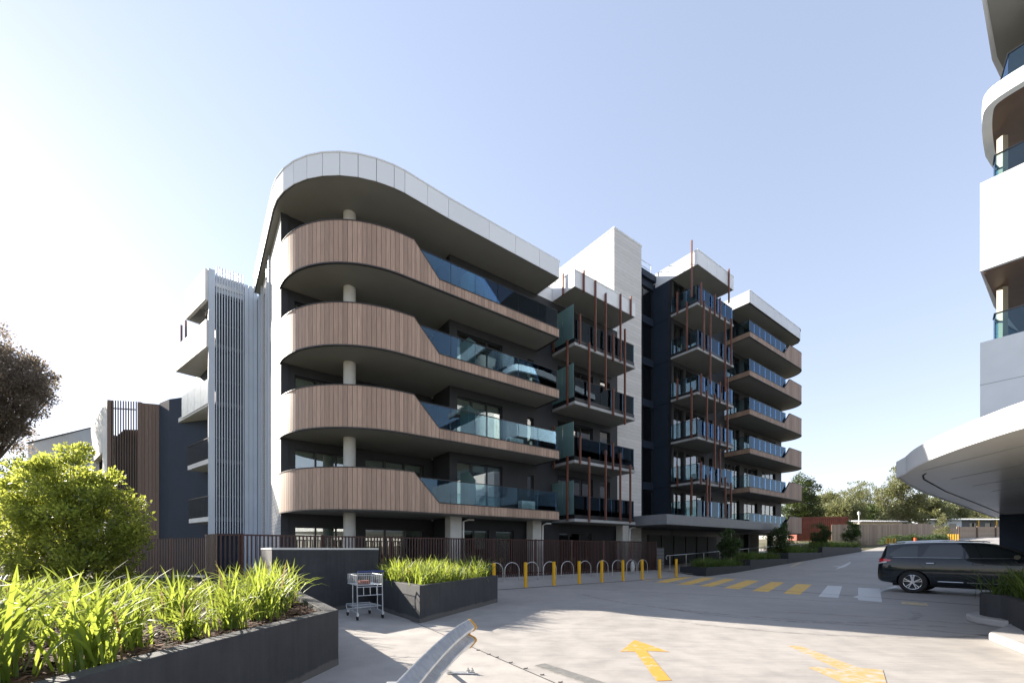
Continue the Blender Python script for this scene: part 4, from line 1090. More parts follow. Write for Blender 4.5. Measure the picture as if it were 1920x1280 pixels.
# ================================================================== STREET FURNITURE
first = None
for i, px in enumerate((926, 985.4, 1038.6, 1086, 1128.3, 1168, 1204, 1237, 1268)):
    a = a_at(px, -2.22); x, y = W(a, -2.22)
    if first is None:
        e = empty('bollard', (x, y, 0), TH)
        mb = MB(); mb.box(-.05, .05, -.05, .05, 0.012, 1.0); mb.build('post', 'yellow_paint', e, bevel=.008)
        mb = MB(); mb.box(-.09, .09, -.09, .09, 0.004, .012)
        for sx in (-1, 1):
            for sy in (-1, 1): mb.cyl(sx * .07, sy * .07, .012, .022, .01, 8)
        mb.build('base_plate', 'yellow_paint', e)
        first = e
    else:
        e = copy_tree(first); e.location = (x, y, 0)
    tag(e, '%s yellow square bollard of the row, counting from the wedge planter' % ORD[i], 'bollard', 'yellow bollards along the footpath')
mb0 = None
for i, px in enumerate((925, 963, 1015, 1060, 1105, 1151, 1194)):
    pass
hoops = (929, 960, 997, 1031, 1064, 1097, 1130, 1158, 1184, 1205)
hp = None
for i, px in enumerate(hoops):
    a = a_at(px, -.75); x, y = W(a, -.75); z = .004 + (.256) * (1.6 / 2.65)
    if hp is None:
        pts = [(-.34, 0, 0), (-.34, 0, .45)] + [(-.34 * math.cos(t), 0, .45 + .34 * math.sin(t)) for t in np.linspace(0, math.pi, 15)[1:-1]] + [(.34, 0, .45), (.34, 0, 0)]
        hp = empty('bike_hoop', (x, y, z), R(0)); m = MB(); m.tube(pts, .019, 12); m.build('hoop', 'steel', hp, smooth=True)
        m = MB()
        for xx in (-.34, .34): m.cyl(xx, 0, 0, .012, .06, 16)
        m.build('base_plate', 'steel', hp); e = hp
    else:
        e = copy_tree(hp); e.location = (x, y, z)
    e.rotation_euler = (0, 0, TH + R(-12))
    tag(e, '%s stainless bike hoop of the row by the slat fence, counted from the left' % ORD[i], 'bike rack', 'bike hoops along the slat fence')
# small item standing at the second last hoop
wb = empty('water_bottle_bag', (*W(a_at(1186, -.55), -.55), .17), 0, 'small pale bag tied to a bike hoop near the end of the row', 'bag')
m = MB(); m.tube([(0, 0, .1), (0, 0, .16), (.01, 0, .4), (0, 0, .62), (0, 0, .7)], [.06, .11, .13, .09, .03], 10); m.build('bag_body', 'column_white', wb, smooth=True)
m = MB(); m.tube([(0, 0, .68), (.05, 0, .78), (0, 0, .84)], .012, 6); m.build('handle', 'plastic_blue', wb)

# letterbox bank
ml = empty('letterbox', (*W(9.0, .6), .2), TH, 'grey letterbox bank with horizontal slots beside the entrance', 'letterbox')
m = MB(); m.box(-.45, .45, -.18, .18, 0, 1.45); m.build('box', 'charcoal_light', ml, bevel=.01)
for i in range(6):
    m = MB(); m.box(-.41, .41, -.2, -.182, .1 + i * .22, .28 + i * .22); o = m.build('letter_door', 'fascia_grey', ml)
# stainless ramp handrail
hr = empty('handrail', (*W(7.6, -1.0), 0), TH, 'long stainless handrail climbing beside the ramp planters', 'handrail')
m = MB(); H = lambda a: (a - 7.6, 0, (.26 if a < 8.8 else .26 + (a - 8.8) * .045) + .92)
m.tube([(-.02, 0, .95), (-.1, 0, 1.05), (0, 0, 1.16), H(8.4), H(12), H(16), H(22), H(30)], .022, 10); m.build('rail', 'steel', hr, smooth=True)
for a in (7.9, 9.6, 11.6, 13.6, 15.6, 17.6, 19.6, 21.6, 24, 27):
    m = MB(); h = H(a); m.tube([(h[0], 0, h[2] - .93), (h[0], 0, h[2])], .018, 8); m.build('post', 'steel', hr, smooth=True)

# ---- shopping trolley
tr = empty('shopping_trolley', (*G(674, 1162), 0), R(52 - 90 + 37 + 38), 'empty two tier wire shopping trolley with blue handle beside the dark planter', 'shopping trolley')
tr.location = (-3.28, 9.50, .004); tr.rotation_euler = (0, 0, R(36))
TW = .27
m = MB()                                         # frame: two uprights, base
for sx in (-1, 1):
    m.tube([(sx * TW, -.40, .16), (sx * TW, -.36, .9), (sx * TW, -.44, 1.03)], .013, 8)
    m.tube([(sx * TW, -.05, .17), (sx * TW, -.04, .74)], .011, 8)
    m.tube([(sx * TW, -.40, .16), (sx * TW * .92, .42, .16)], .013, 8)
m.tube([(-TW, -.39, .52), (TW, -.39, .52)], .008, 6); m.tube([(-TW, -.38, .70), (TW, -.38, .70)], .008, 6)
for x in (-.14, 0, .14): m.tube([(x, -.39, .52), (x, -.38, .70)], .006, 6)
m.tube([(-TW * .92, .42, .16), (TW * .92, .42, .16)], .013, 8)
m.build('frame', 'galv', tr, smooth=True)
m = MB(); m.tube([(-TW - .01, -.45, 1.03), (TW + .01, -.45, 1.03)], .02, 12); m.build('handle', 'plastic_blue', tr, smooth=True)
m = MB()                                         # shallow wire basket
z0, z1 = .74, .95; y0, y1 = -.37, .36
for k in range(14):
    x = -TW + 2 * TW * k / 13; m.tube([(x, y0, z1), (x, y0 + .02, z0), (x, y1 - .04, z0), (x, y1, z1)], .0028, 5)
for k in range(18):
    y = y0 + (y1 - y0) * k / 17; m.tube([(-TW, y, z1), (-TW + .015, y, z0), (TW - .015, y, z0), (TW, y, z1)], .0028, 5)
for z in (z0, z1): m.tube([(-TW, y0, z), (TW, y0, z), (TW, y1, z), (-TW, y1, z), (-TW, y0, z)], .006, 6)
m.build('basket', 'galv', tr)
m = MB()
for k in range(16): x = -TW + .02 + (2 * TW - .04) * k / 15; m.tube([(x, -.30, .27), (x, .48, .25)], .004, 5)
for y in (-.30, .1, .48): m.tube([(-TW, y, .265), (TW, y, .265)], .007, 6)
for sx in (-1, 1): m.tube([(sx * TW, -.30, .27), (sx * TW, .48, .25), (sx * TW, .42, .16)], .009, 6)
m.build('lower_tray', 'galv', tr)
m = MB(); m.box(-.2, .03, -.3, -.05, .755, .83); m.build('seat_flap', 'red_paint', tr)
for sx, sy in ((-1, -.40), (1, -.40), (-.92, .42), (.92, .42)):
    m = MB(); m.box(sx * TW - .022, sx * TW + .022, sy - .03, sy + .03, .085, .155); o = m.build('castor', 'galv', tr, bevel=.004)
    m = MB(); m.tube([(sx * TW - .014, sy + .02, .055), (sx * TW + .014, sy + .02, .055)], .053, 18); m.build('wheel', 'rubber', o, smooth=True)

# ---- curved W-beam guard rail in the foreground
gr_ = empty('guard_rail', (-.6, 3.2, 0), 0, 'curved galvanised guard rail end with a gold edge in the foreground', 'guard rail')
path = [(-.64, 1.0), (-.655, 1.8), (-.65, 2.4), (-.635, 2.9), (-.61, 3.4), (-.57, 3.9), (-.52, 4.3), (-.46, 4.6)]
# profile: (offset to the right side, z)
prof = [(-.005, .750), (.010, .742), (.045, .70), (.066, .675), (.066, .655), (.045, .63), (-.004, .607), (-.012, .595), (-.004, .583), (.045, .56), (.066, .535), (.066, .515), (.045, .49), (.010, .448), (-.005, .440)]
m = MB(); n = len(prof); vs = []; fs = []
def gpt(i): return Vector((path[i][0] + .6, path[i][1] - 3.2))
fine = []
for i in range(len(path) - 1):
    for k in range(5): fine.append(gpt(i).lerp(gpt(i + 1), k / 5))
fine.append(gpt(len(path) - 1))
sm = [fine[0]] + [(fine[i - 1] + fine[i] * 2 + fine[i + 1]) / 4 for i in range(1, len(fine) - 1)] + [fine[-1]]
T = .004
for i, p in enumerate(sm):
    t = (sm[min(i + 1, len(sm) - 1)] - sm[max(0, i - 1)]).normalized(); nr = Vector((t.y, -t.x))
    for off in (0, T):
        for (o_, z_) in prof: q = p + nr * (o_ - off); vs.append((q.x, q.y, z_))
for i in range(len(sm) - 1):
    for l in (0, 1):
        for k in range(n - 1):
            a = i * 2 * n + l * n + k; b = a + 2 * n; fs.append((a, a + 1, b + 1, b) if l == 0 else (a, b, b + 1, a + 1))
    for k in (0, n - 1):
        a = i * 2 * n + k; b = a + n; fs.append((a, b, b + 2 * n, a + 2 * n))
m.add(vs, fs); m.build('beam', 'galv', gr_, smooth=True)
m = MB(); last = sm[-1]; t = (sm[-1] - sm[-2]).normalized(); nr = Vector((t.y, -t.x)); vs = []; fs = []
for (o_, z_) in prof:
    for e_, dn in ((-.006, -.002), (.012, -.002), (.012, .022), (-.006, .022)):
        q = last + t * e_ * 2 + nr * (o_ - T - .004 + dn); vs.append((q.x, q.y, z_))
for k in range(n - 1):
    for j in range(4): fs.append((4 * k + j, 4 * k + (j + 1) % 4, 4 * k + 4 + (j + 1) % 4, 4 * k + 4 + j))
fs += [(0, 1, 2, 3), tuple(4 * (n - 1) + j for j in (3, 2, 1, 0))]
m.add(vs, fs); m.build('end_edge', 'edge_gold', gr_, smooth=True)
m = MB(); m.box(-.16, -.055, -.72, -.60, 0, .70); m.box(-.06, -.02, -.70, -.62, .52, .68); m.build('post', 'galv', gr_, bevel=.006)
m = MB(); m.bar((-.05, .55, .47), (-.15, 1.95, .03), .05, .012); m.bar((-.19, 1.97, .018), (.15, 1.95, .018), .07, .014); m.build('ground_stay', 'galv', gr_)
for q in ((.12, 1.95), (.07, 1.955)):
    m = MB(); m.tube([(*q, .02), (*q, .075)], .010, 8); m.tube([(*q, .035), (*q, .05)], .022, 6); m.build('bolt', 'steel', gr_)
m = MB(); m.tube([(.075, -.05, .595), (.088, -.05, .595)], .014, 10); m.build('bolt', 'steel', gr_)

# ================================================================== BLACK CAR
def interp(x, T):
    for (x0, v0), (x1, v1) in zip(T, T[1:]):
        if x <= x1: return v0 + (v1 - v0) * max(0, (x - x0)) / (x1 - x0)
    return T[-1][1]
hx, hy = .595, -.804
carx, cary = 13.9 + .93 * UX, 14.8 + .93 * UY
car = empty('parked_car', (carx, cary, 0.002), math.atan2(hy, hx), 'black seven seat family car parked across the drive under the canopy', 'car')
top = [(-1.0, .62), (-.98, .98), (-.93, 1.25), (-.82, 1.55), (-.74, 1.70), (-.5, 1.745), (0, 1.77), (.6, 1.79), (1.2, 1.78), (1.7, 1.73), (2.1, 1.60), (2.5, 1.38), (2.85, 1.17), (3.3, 1.10), (3.7, .98), (3.9, .80), (3.97, .62)]
wid = [(-1.0, .72), (-.97, .80), (-.85, .90), (-.5, .955), (0, .975), (1.5, .975), (2.9, .965), (3.4, .92), (3.75, .80), (3.97, .6)]
bot = [(-1.0, .40), (-.9, .33), (-.5, .28), (0, .25), (2.9, .25), (3.6, .24), (3.97, .34)]
xs = [-1.0, -.99, -.96, -.91, -.86, -.80, -.74, -.68, -.58, -.4, -.2, 0, .25, .5, .8, 1.1, 1.4, 1.7, 1.95, 2.2, 2.45, 2.7, 2.95, 3.2, 3.45, 3.65, 3.82, 3.93, 3.97]
vs = []; fs = []
for x in xs:
    T, w, B = interp(x, top), interp(x, wid), interp(x, bot)
    H = [(0, B), (w * .80, B), (w * .955, B + .05), (w * .985, B + .20)]
    if T > 1.3:
        bz = 1.17 + .03 * (x < 0); wr = .66 + .10 * min(1, (T - 1.3) / .4)
        H += [(w, .62), (w * 1.0, .90), (w * .985, 1.06), (w * .95, bz), (w * .93, bz + .03), (wr + .05, T - .16), (wr, T - .055), (wr - .10, T - .015), (0, T)]
    else:
        H += [(w, min(.62, T * .75)), (w * 1.0, T * .80), (w * .99, T * .88), (w * .96, T * .93), (w * .93, T * .955), (w * .80, T * .985), (w * .62, T * .995), (w * .4, T), (0, T)]
    m_half = len(H)
    ring = [(x, y, z) for y, z in H] + [(x, -y, z) for y, z in H[-2:0:-1]]
    vs += ring
n = 2 * m_half - 2
for i in range(len(xs) - 1):
    for k in range(n): fs.append((i * n + k, i * n + (k + 1) % n, (i + 1) * n + (k + 1) % n, (i + 1) * n + k))
fs += [tuple(range(n)), tuple((len(xs) - 1) * n + k for k in range(n - 1, -1, -1))]
m = MB(); m.add(vs, fs); body = m.build('body', 'car_paint', car, smooth=True)
ss = body.modifiers.new('s', 'SUBSURF'); ss.levels = 2; ss.render_levels = 2
cut = MB()
for x in (0, 2.9):
    for sy in (-1, 1): cut.tube([(x, sy * .62, .375), (x, sy * 1.3, .375)], .435, 40)
co = cut.build('cutter', 'car_paint', None)
co.location = car.location; co.rotation_euler = car.rotation_euler
bo = body.modifiers.new('b', 'BOOLEAN'); bo.operation = 'DIFFERENCE'; bo.object = co; bo.solver = 'EXACT'
bpy.context.view_layer.update()
dg = bpy.context.evaluated_depsgraph_get()
me2 = bpy.data.meshes.new_from_object(body.evaluated_get(dg))
body.modifiers.clear(); body.data = me2; me2.name = 'body'
me2.polygons.foreach_set('use_smooth', [True] * len(me2.polygons)); me2.set_sharp_from_angle(angle=R(40))
bpy.data.objects.remove(co)
from mathutils.bvhtree import BVHTree
bvh = BVHTree.FromPolygons([v.co for v in me2.vertices], [tuple(p.vertices) for p in me2.polygons])
def sy_(x, z):
    h = bvh.ray_cast(Vector((x, -2, z)), Vector((0, 1, 0)))
    return h[0].y if h[0] else -.9
def patch(name, lo_, hi_, x0, x1, mat, off=.006, nx=24, nz=5, parent=car):
    V = []; F = []
    for i in range(nx + 1):
        x = x0 + (x1 - x0) * i / nx; a, b = interp(x, lo_), interp(x, hi_)
        for j in range(nz + 1):
            z = a + (b - a) * j / nz; V.append((x, sy_(x, z) - off, z))
    for i in range(nx):
        for j in range(nz):
            a = i * (nz + 1) + j; F.append((a, a + 1, a + nz + 2, a + nz + 1))
    m = MB(); m.add(V, F); return m.build(name, mat, parent, smooth=True)
beltz = [(-.8, 1.215), (0, 1.205), (3, 1.185)]
def line(name, pts, r, mat, off=.0):
    m = MB(); m.tube([(x, sy_(x, z) - off, z) for x, z in pts], r, 6); return m.build(name, mat, car, smooth=True)
patch('side_window', [(-.62, 1.30), (-.45, 1.235), (.12, 1.225)], [(-.62, 1.34), (-.5, 1.46), (-.3, 1.60), (.0, 1.635), (.25, 1.645)], -.62, .12, 'car_glass')
line('chrome_strip', [(-.55 + i * .1, 1.224) for i in range(31)], .006, 'chrome', .008)
patch('side_window', [(.22, 1.222), (1.22, 1.215)], [(.22, 1.26), (.42, 1.65), (1.22, 1.66)], .22, 1.20, 'car_glass')
patch('side_window', [(1.28, 1.215), (2.55, 1.20)], [(1.28, 1.655), (1.7, 1.61), (2.1, 1.47), (2.55, 1.24)], 1.28, 2.55, 'car_glass')
def line(name, pts, r, mat, off=.0):
    m = MB(); m.tube([(x, sy_(x, z) - off, z) for x, z in pts], r, 6); return m.build(name, mat, car, smooth=True)
line('door_seam', [(.15, 1.2), (.16, 1.0), (.28, .9), (.42, .78), (.52, .6), (.55, .40)], .005, 'rubber_seal')
line('door_seam', [(1.25, 1.63), (1.24, 1.2), (1.25, .8), (1.25, .36)], .005, 'rubber_seal')
line('door_seam', [(2.42, 1.15), (2.42, .8), (2.35, .36)], .005, 'rubber_seal')
line('sill_trim', [(.62 + i * .06, .43) for i in range(11)], .016, 'chrome', .004)
line('sill_trim', [(1.30 + i * .1, .43) for i in range(11)], .016, 'chrome', .004)
line('window_trim', [(-.6 + i * .1, 1.212) for i in range(31)], .009, 'rubber_seal', .002)
for x in (.32, 1.42):
    h = MB(); y = sy_(x, 1.03); h.tube([(x, y - .004, 1.03), (x + .03, y - .038, 1.035), (x + .22, y - .038, 1.04), (x + .26, y - .004, 1.04)], [.012, .019, .019, .012], 8)
    h.build('door_handle', 'chrome', car, smooth=True)
patch('taillight', [(-.955, 1.05), (-.58, 1.10)], [(-.955, 1.17), (-.80, 1.185), (-.58, 1.14)], -.94, -.58, 'lamp_red', .012, 14, 4)
patch('reversing_lamp', [(-.955, .985), (-.70, 1.05)], [(-.955, 1.045), (-.70, 1.085)], -.94, -.70, 'lamp_clear', .012, 10, 3)
h = MB(); h.tube([(-.55, -.66, 1.73), (-.45, -.68, 1.775), (.6, -.69, 1.815), (1.55, -.68, 1.775), (1.65, -.67, 1.745)], .014, 8)
h.tube([(-.55, .66, 1.73), (-.45, .68, 1.775), (.6, .69, 1.815), (1.55, .68, 1.775), (1.65, .67, 1.745)], .014, 8); h.build('roof_rail', 'chrome', car, smooth=True)
h = MB(); h.add([(-.70, -.68, 1.70), (-.70, .68, 1.70), (-.90, .62, 1.655), (-.90, -.62, 1.655), (-.70, -.68, 1.73), (-.70, .68, 1.73), (-.90, .62, 1.67), (-.90, -.62, 1.67)],
      [(0, 1, 2, 3), (4, 7, 6, 5), (0, 4, 5, 1), (2, 6, 7, 3), (1, 5, 6, 2), (3, 7, 4, 0)]); h.build('spoiler', 'car_paint', car, bevel=.008)
h = MB(); h.tube([(1.3, 0, 1.78), (1.2, 0, 1.85)], .006, 6); h.build('aerial', 'rubber', car)
def wheel(x, y):
    sg = -1 if y < 0 else 1; w = MB()
    prof = [(.25, -.11), (.30, -.115), (.355, -.11), (.378, -.085), (.380, 0), (.378, .085), (.355, .11), (.30, .115), (.25, .11)]
    vs = []; fs = []; ns = 44; k = len(prof)
    for i in range(ns):
        t = 2 * math.pi * i / ns
        for r, o in prof: vs.append((x + r * math.cos(t), y + o, .380 + r * math.sin(t)))
    for i in range(ns):
        for j in range(k): fs.append((i * k + j, ((i + 1) % ns) * k + j, ((i + 1) % ns) * k + (j + 1) % k, i * k + (j + 1) % k))
    w.add(vs, fs); wo_ = w.build('wheel', 'rubber', car, smooth=True)
    r_ = MB(); yo = y + sg * .10
    ring = [(x + .245 * math.cos(t), yo, .380 + .245 * math.sin(t)) for t in np.linspace(0, 2 * math.pi, 45)]
    r_.tube(ring, .012, 8, cap=False)
    for q in range(5):
        for dq in (-.17, .17):
            t = 2 * math.pi * q / 5 + math.pi / 2 + dq * .55
            t2 = 2 * math.pi * q / 5 + math.pi / 2 + dq
            c0 = Vector((x + .05 * math.cos(t), yo - sg * .005, .38 + .05 * math.sin(t))); c1 = Vector((x + .24 * math.cos(t2), yo + sg * .002, .38 + .24 * math.sin(t2)))
            r_.bar(c0, c1, .05, .03)
    r_.tube([(x, yo - sg * .04, .38), (x, yo + sg * .012, .38)], .055, 20); r_.build('rim', 'chrome', wo_, smooth=True)
    d = MB(); d.tube([(x, yo - sg * .10, .38), (x, yo - sg * .035, .38)], .235, 28); d.build('brake_disc', 'charcoal', wo_, smooth=True)
for x in (0, 2.9):
    for y in (-.86, .86): wheel(x, y)
h = MB(); y = sy_(2.3, 1.15); h.tube([(2.32, y - .02, 1.22), (2.36, y - .12, 1.27), (2.36, y - .24, 1.27)], [.03, .08, .07], 10); h.build('wing_mirror', 'car_paint', car, smooth=True)
h = MB(); h.box(-.6, 3.4, -.62, .62, .22, .5); h.build('underbody', 'rubber', car)

# ================================================================== PLANTS
def clump_arrays(n, length, width, spread, seed, segs=7, up=.55):
    r = np.random.default_rng(seed); V = []; F = []
    for b in range(n):
        az = r.uniform(0, 2 * math.pi); lean = abs(r.normal(.10, .20)) + .03; Lb = length * r.uniform(.55, 1.12); wb = width * r.uniform(.7, 1.25)
        curve = r.uniform(.3, 1.6) * spread * (1.5 if r.random() < .22 else 1)
        bx, by = r.normal(0, .045, 2) * (1 + spread)
        dx, dy = math.cos(az), math.sin(az); px_, py_ = -dy, dx; th = lean; x = 0.0; z = -.03; n0 = len(V); tw = r.uniform(-.5, .5)
        if r.random() < .10: curve *= 2.0
        for i in range(segs + 1):
            k = i / segs; w = wb * (.55 + .9 * k if k < .45 else .955 * (1 - ((k - .45) / .55) ** 2.2)) * .5 + .0006
            cx_ = bx + dx * x; cy_ = by + dy * x; a = tw * k
            ox, oy, oz = px_ * math.cos(a), py_ * math.cos(a), math.sin(a)
            V += [(cx_ + ox * w, cy_ + oy * w, z + w * .5 + oz * w), (cx_, cy_, z - .0), (cx_ - ox * w, cy_ - oy * w, z + w * .5 - oz * w)]
            st_ = Lb / segs; x += math.sin(th) * st_; z += math.cos(th) * st_; th += curve / segs * (.4 + 1.3 * k)
        for i in range(segs):
            q = n0 + 3 * i; F += [(q, q + 1, q + 4, q + 3), (q + 1, q + 2, q + 5, q + 4)]
    return np.array(V, dtype=np.float32), np.array(F, dtype=np.int32)
TPL = [clump_arrays(84, .88, .030, 1.3, 10 + i) for i in range(4)]
TPM = [clump_arrays(54, .66, .022, 1.15, 30 + i, 5) for i in range(6)]
TPG = [clump_arrays(46, .60, .013, 1.3, 50 + i, 5) for i in range(4)]
meshes = {}
def clump(tpl, idx, loc, rz, s, mat, label, group, name='strappy_plant', cat='plant', tilt=0):
    key = (id(tpl), idx, mat)
    if key not in meshes:
        V, F = tpl[idx]; o = raw_mesh(name, V, F, mat); meshes[key] = o.data
    else: o = bpy.data.objects.new(name, meshes[key]); link(o)
    o.location = loc; o.rotation_euler = (tilt, 0, rz); o.scale = (s, s, s); return tag(o, label, cat, group)
def merged(name, tpl, spots, mat, label, cat='ground cover', kind='stuff'):
    Vs = []; Fs = []; n = 0
    for (x, y, z, rz, s) in spots:
        V, F = tpl[random.randrange(len(tpl))]; c, s_ = math.cos(rz), math.sin(rz)
        Q = np.empty_like(V); Q[:, 0] = (V[:, 0] * c - V[:, 1] * s_) * s + x; Q[:, 1] = (V[:, 0] * s_ + V[:, 1] * c) * s + y; Q[:, 2] = V[:, 2] * s + z
        Vs.append(Q); Fs.append(F + n); n += len(V)
    o = raw_mesh(name, np.concatenate(Vs), np.concatenate(Fs), mat); return tag(o, label, cat, None, kind)
# foreground planter: front row seen one by one
rowF = [(-3.05, 3.10, .92), (-3.42, 2.72, 1.05), (-3.35, 3.72, .80), (-3.12, 4.12, .58), (-3.02, 4.60, .72), (-3.10, 5.25, .92), (-3.28, 5.95, .85), (-4.1, 3.35, 1.0), (-4.2, 4.25, .92), (-3.95, 5.0, .85), (-3.9, 5.85, .85), (-4.0, 6.6, .9)]
wF = ['nearest strappy clump at the bottom left corner, cut by the picture edge', 'tall backlit clump with long leaves reaching to the left edge', 'spreading clump with a bare mulch patch before it',
      'small low clump at the rim, middle of the front row', 'low fountain shaped clump beside the rim', 'bright clump near the right end of the big planter', 'last clump at the pointed right end of the big planter',
      'tall clump behind the nearest one, lit from behind', 'clump in the second row left of the service box', 'clump in the second row before the box wall', 'clump in the second row nearest the box wall', 'clump at the back corner of the big planter by the box']
for i, (x, y, s) in enumerate(rowF):
    clump(TPL, i % 4, (x, y, .625), i * 1.3, s * .98, 'strap_leaf', wF[i], 'strappy clumps at the front of the big planter')
sp = []
tries = 0
while len(sp) < 96 and tries < 6000:
    tries += 1; y = random.uniform(2.2, 9.6); x = random.uniform(-9.5, -3.7)
    if not inside(in1, x, y) or (x > -4.5 and y < 6.8): continue
    if (x + 11.5) ** 2 + (y - 11.2) ** 2 < .8: continue
    if -.70 * y - .2 < x < -.585 * y and y > 5.4: continue
    if any((x - q[0]) ** 2 + (y - q[1]) ** 2 < .16 for q in sp): continue
    sp.append((x, y, .62, random.uniform(0, 6.28), random.choice((.7, .85, 1.0, 1.15)) * (.62 if x < -.72 * y else 1)))
merged('strappy_ground_cover', TPM, sp, 'strap_leaf', 'mass of bright green strappy leaves filling the back of the big planter')
sp = []; tries = 0
while len(sp) < 64 and tries < 6000:
    tries += 1; x = random.uniform(-3.6, -.4); y = random.uniform(8.8, 14.2)
    if not inside(in2, x, y) or any((x - q[0]) ** 2 + (y - q[1]) ** 2 < .05 for q in sp): continue
    sp.append((x, y, .66, random.uniform(0, 6.28), random.choice((.55, .75, .9, 1.0, 1.12))))
merged('strappy_ground_cover', TPM, sp, 'strap_leaf', 'dense bright strappy plants filling the wedge planter')
sp = []; tries = 0
while len(sp) < 40 and tries < 4000:
    tries += 1; x = random.uniform(7.2, 13); y = random.uniform(5.5, 9.1)
    if not inside(in3, x, y) or any((x - q[0]) ** 2 + (y - q[1]) ** 2 < .09 for q in sp): continue
    sp.append((x, y, .50, random.uniform(0, 6.28), random.uniform(.85, 1.3)))
merged('strappy_ground_cover', TPM, sp, 'strap_leaf_dull', 'green strappy plants spilling over the rounded planter at right')
for j, (a0, a1, zt, _) in enumerate(rps):
    sp = []
    for k in range(int((a1 - a0) * 11)):
        a = random.uniform(a0 + .3, a1 - .3); s = random.uniform(-2.55, -1.3); x, y = W(a, s); sp.append((x, y, zt - .05, random.uniform(0, 6.28), random.uniform(.85, 1.25)))
    merged('strappy_ground_cover', TPG, sp, 'strap_leaf_dull', ['dark green strappy plants in the lowest ramp planter', 'strappy plants in the second ramp planter', 'strappy plants in the third ramp planter', 'strappy plants in the highest ramp planter'][j])
sp = []
for k in range(320):
    a = random.uniform(29, 46); s = random.uniform(-.8, 3); x, y = W(a, s); sp.append((x, y, gz(a) + (.35 if a < 40 else .1), random.uniform(0, 6.28), random.uniform(.9, 1.5)))
merged('dry_grass', TPG, sp, 'gum_leaf', 'sunlit dry grasses beyond the far balconies')
# mulch chips
def chips(name, P, z, n, label, smin=.015, smax=.05, region=None):
    xs_ = [p[0] for p in P]; ys_ = [p[1] for p in P]; V = []; F = []; k = 0
    while k < n:
        x = random.uniform(*(region[0:2] if region else (min(xs_), max(xs_)))); y = random.uniform(*(region[2:4] if region else (min(ys_), max(ys_))))
        if not inside(P, x, y): continue
        k += 1; s = random.uniform(smin, smax); w = s * random.uniform(.25, .5); az = random.uniform(0, 6.28); t = random.gauss(0, .35); zz_ = z + random.uniform(.0, .03)
        c, s_ = math.cos(az), math.sin(az); n0 = len(V)
        for (u, v, h) in ((-s, -w, -s * t), (s, -w, s * t), (s, w, s * t), (-s, w, -s * t)): V.append((x + u * c - v * s_, y + u * s_ + v * c, zz_ + h * .6 + .01))
        F.append((n0, n0 + 1, n0 + 2, n0 + 3))
    o = raw_mesh(name, V, F, 'mulch'); tag(o, label, 'mulch', None, 'stuff'); return o
chips('mulch', in1, .62, 16000, 'brown bark mulch on the soil of the big planter', region=(-6.0, -2.4, 1.6, 7.6))
chips('mulch', in2, .665, 3000, 'brown bark mulch on the soil of the wedge planter')

def leaf_quads(C, D, size, aspect, r):
    n = len(C); D = D / (np.linalg.norm(D, axis=1, keepdims=True) + 1e-9)
    A = r.normal(size=(n, 3)); S = np.cross(D, A); S /= (np.linalg.norm(S, axis=1, keepdims=True) + 1e-9); Nn = np.cross(D, S)
    sz = (size * r.uniform(.6, 1.3, n))[:, None]; w = sz * aspect * .5
    V = np.stack([C, C + D * sz * .5 + S * w + Nn * w * .35, C + D * sz, C + D * sz * .5 - S * w + Nn * w * .35], axis=1).reshape(-1, 3)
    F = np.arange(4 * n).reshape(n, 4); return V, F
def crown(lobes, n_cl, per, cl_r, size, aspect, seed, hollow=.45, flat=.8):
    r = np.random.default_rng(seed); lob = np.array(lobes, dtype=float); vol = lob[:, 3] * lob[:, 4] * lob[:, 5]; pr = vol ** .67; pr /= pr.sum()
    Cs = []; Ds = []; centres = []
    for i in range(n_cl):
        l = lob[r.choice(len(lob), p=pr)]; d = r.normal(size=3); d /= np.linalg.norm(d); rad = (hollow + (1 - hollow) * r.random() ** .5)
        c = l[:3] + d * rad * l[3:6]; centres.append(c); cr = cl_r * r.uniform(.55, 1.3); k = int(per * (cr / cl_r) ** 2 * r.uniform(.7, 1.2)) + 4
        q = r.normal(size=(k, 3)); q /= np.linalg.norm(q, axis=1, keepdims=True); q *= (r.random((k, 1)) ** .45) * cr; q[:, 2] *= flat
        Cs.append(c + q); Ds.append(q / cr + d * .7 + r.normal(size=(k, 3)) * .45 + np.array([0, 0, .25]))
    V, F = leaf_quads(np.concatenate(Cs), np.concatenate(Ds), size, aspect, r); return V, F, centres
def tree(name, base, lobes, n_cl, per, cl_r, size, aspect, seed, leaf, label, group=None, trunk_r=.2, bark='bark', limbs=14, hollow=.45, cat='tree', flat=.8, split=.35):
    e = empty(name, base, 0, label, cat, group); r = random.Random(seed)
    V, F, cen = crown(lobes, n_cl, per, cl_r, size, aspect, seed, hollow, flat); raw_mesh('crown', V, F, leaf, e)
    top_ = max(l[2] for l in lobes); tx = sum(l[0] for l in lobes) / len(lobes); ty = sum(l[1] for l in lobes) / len(lobes); hz = top_ * split
    m = MB(); m.tube([(0, 0, -.1), (tx * .15 + .02, ty * .1, hz * .5), (tx * .3, ty * .3, hz), (tx * .8, ty * .8, top_ * .8)], [trunk_r * 1.25, trunk_r, trunk_r * .8, trunk_r * .25], 9)
    for c in r.sample(cen, min(limbs, len(cen))):
        k = r.uniform(.6, 1.1); s = Vector((tx * .3 * k, ty * .3 * k, hz * k)); c = Vector(c); mid = s.lerp(c, .5) + Vector((r.uniform(-.1, .1), r.uniform(-.1, .1), .12)) * top_ * .12
        m.tube([tuple(s), tuple(mid), tuple(c)], [trunk_r * .45, trunk_r * .26, trunk_r * .07], 6)
    m.build('trunk', bark, e, smooth=True); return e
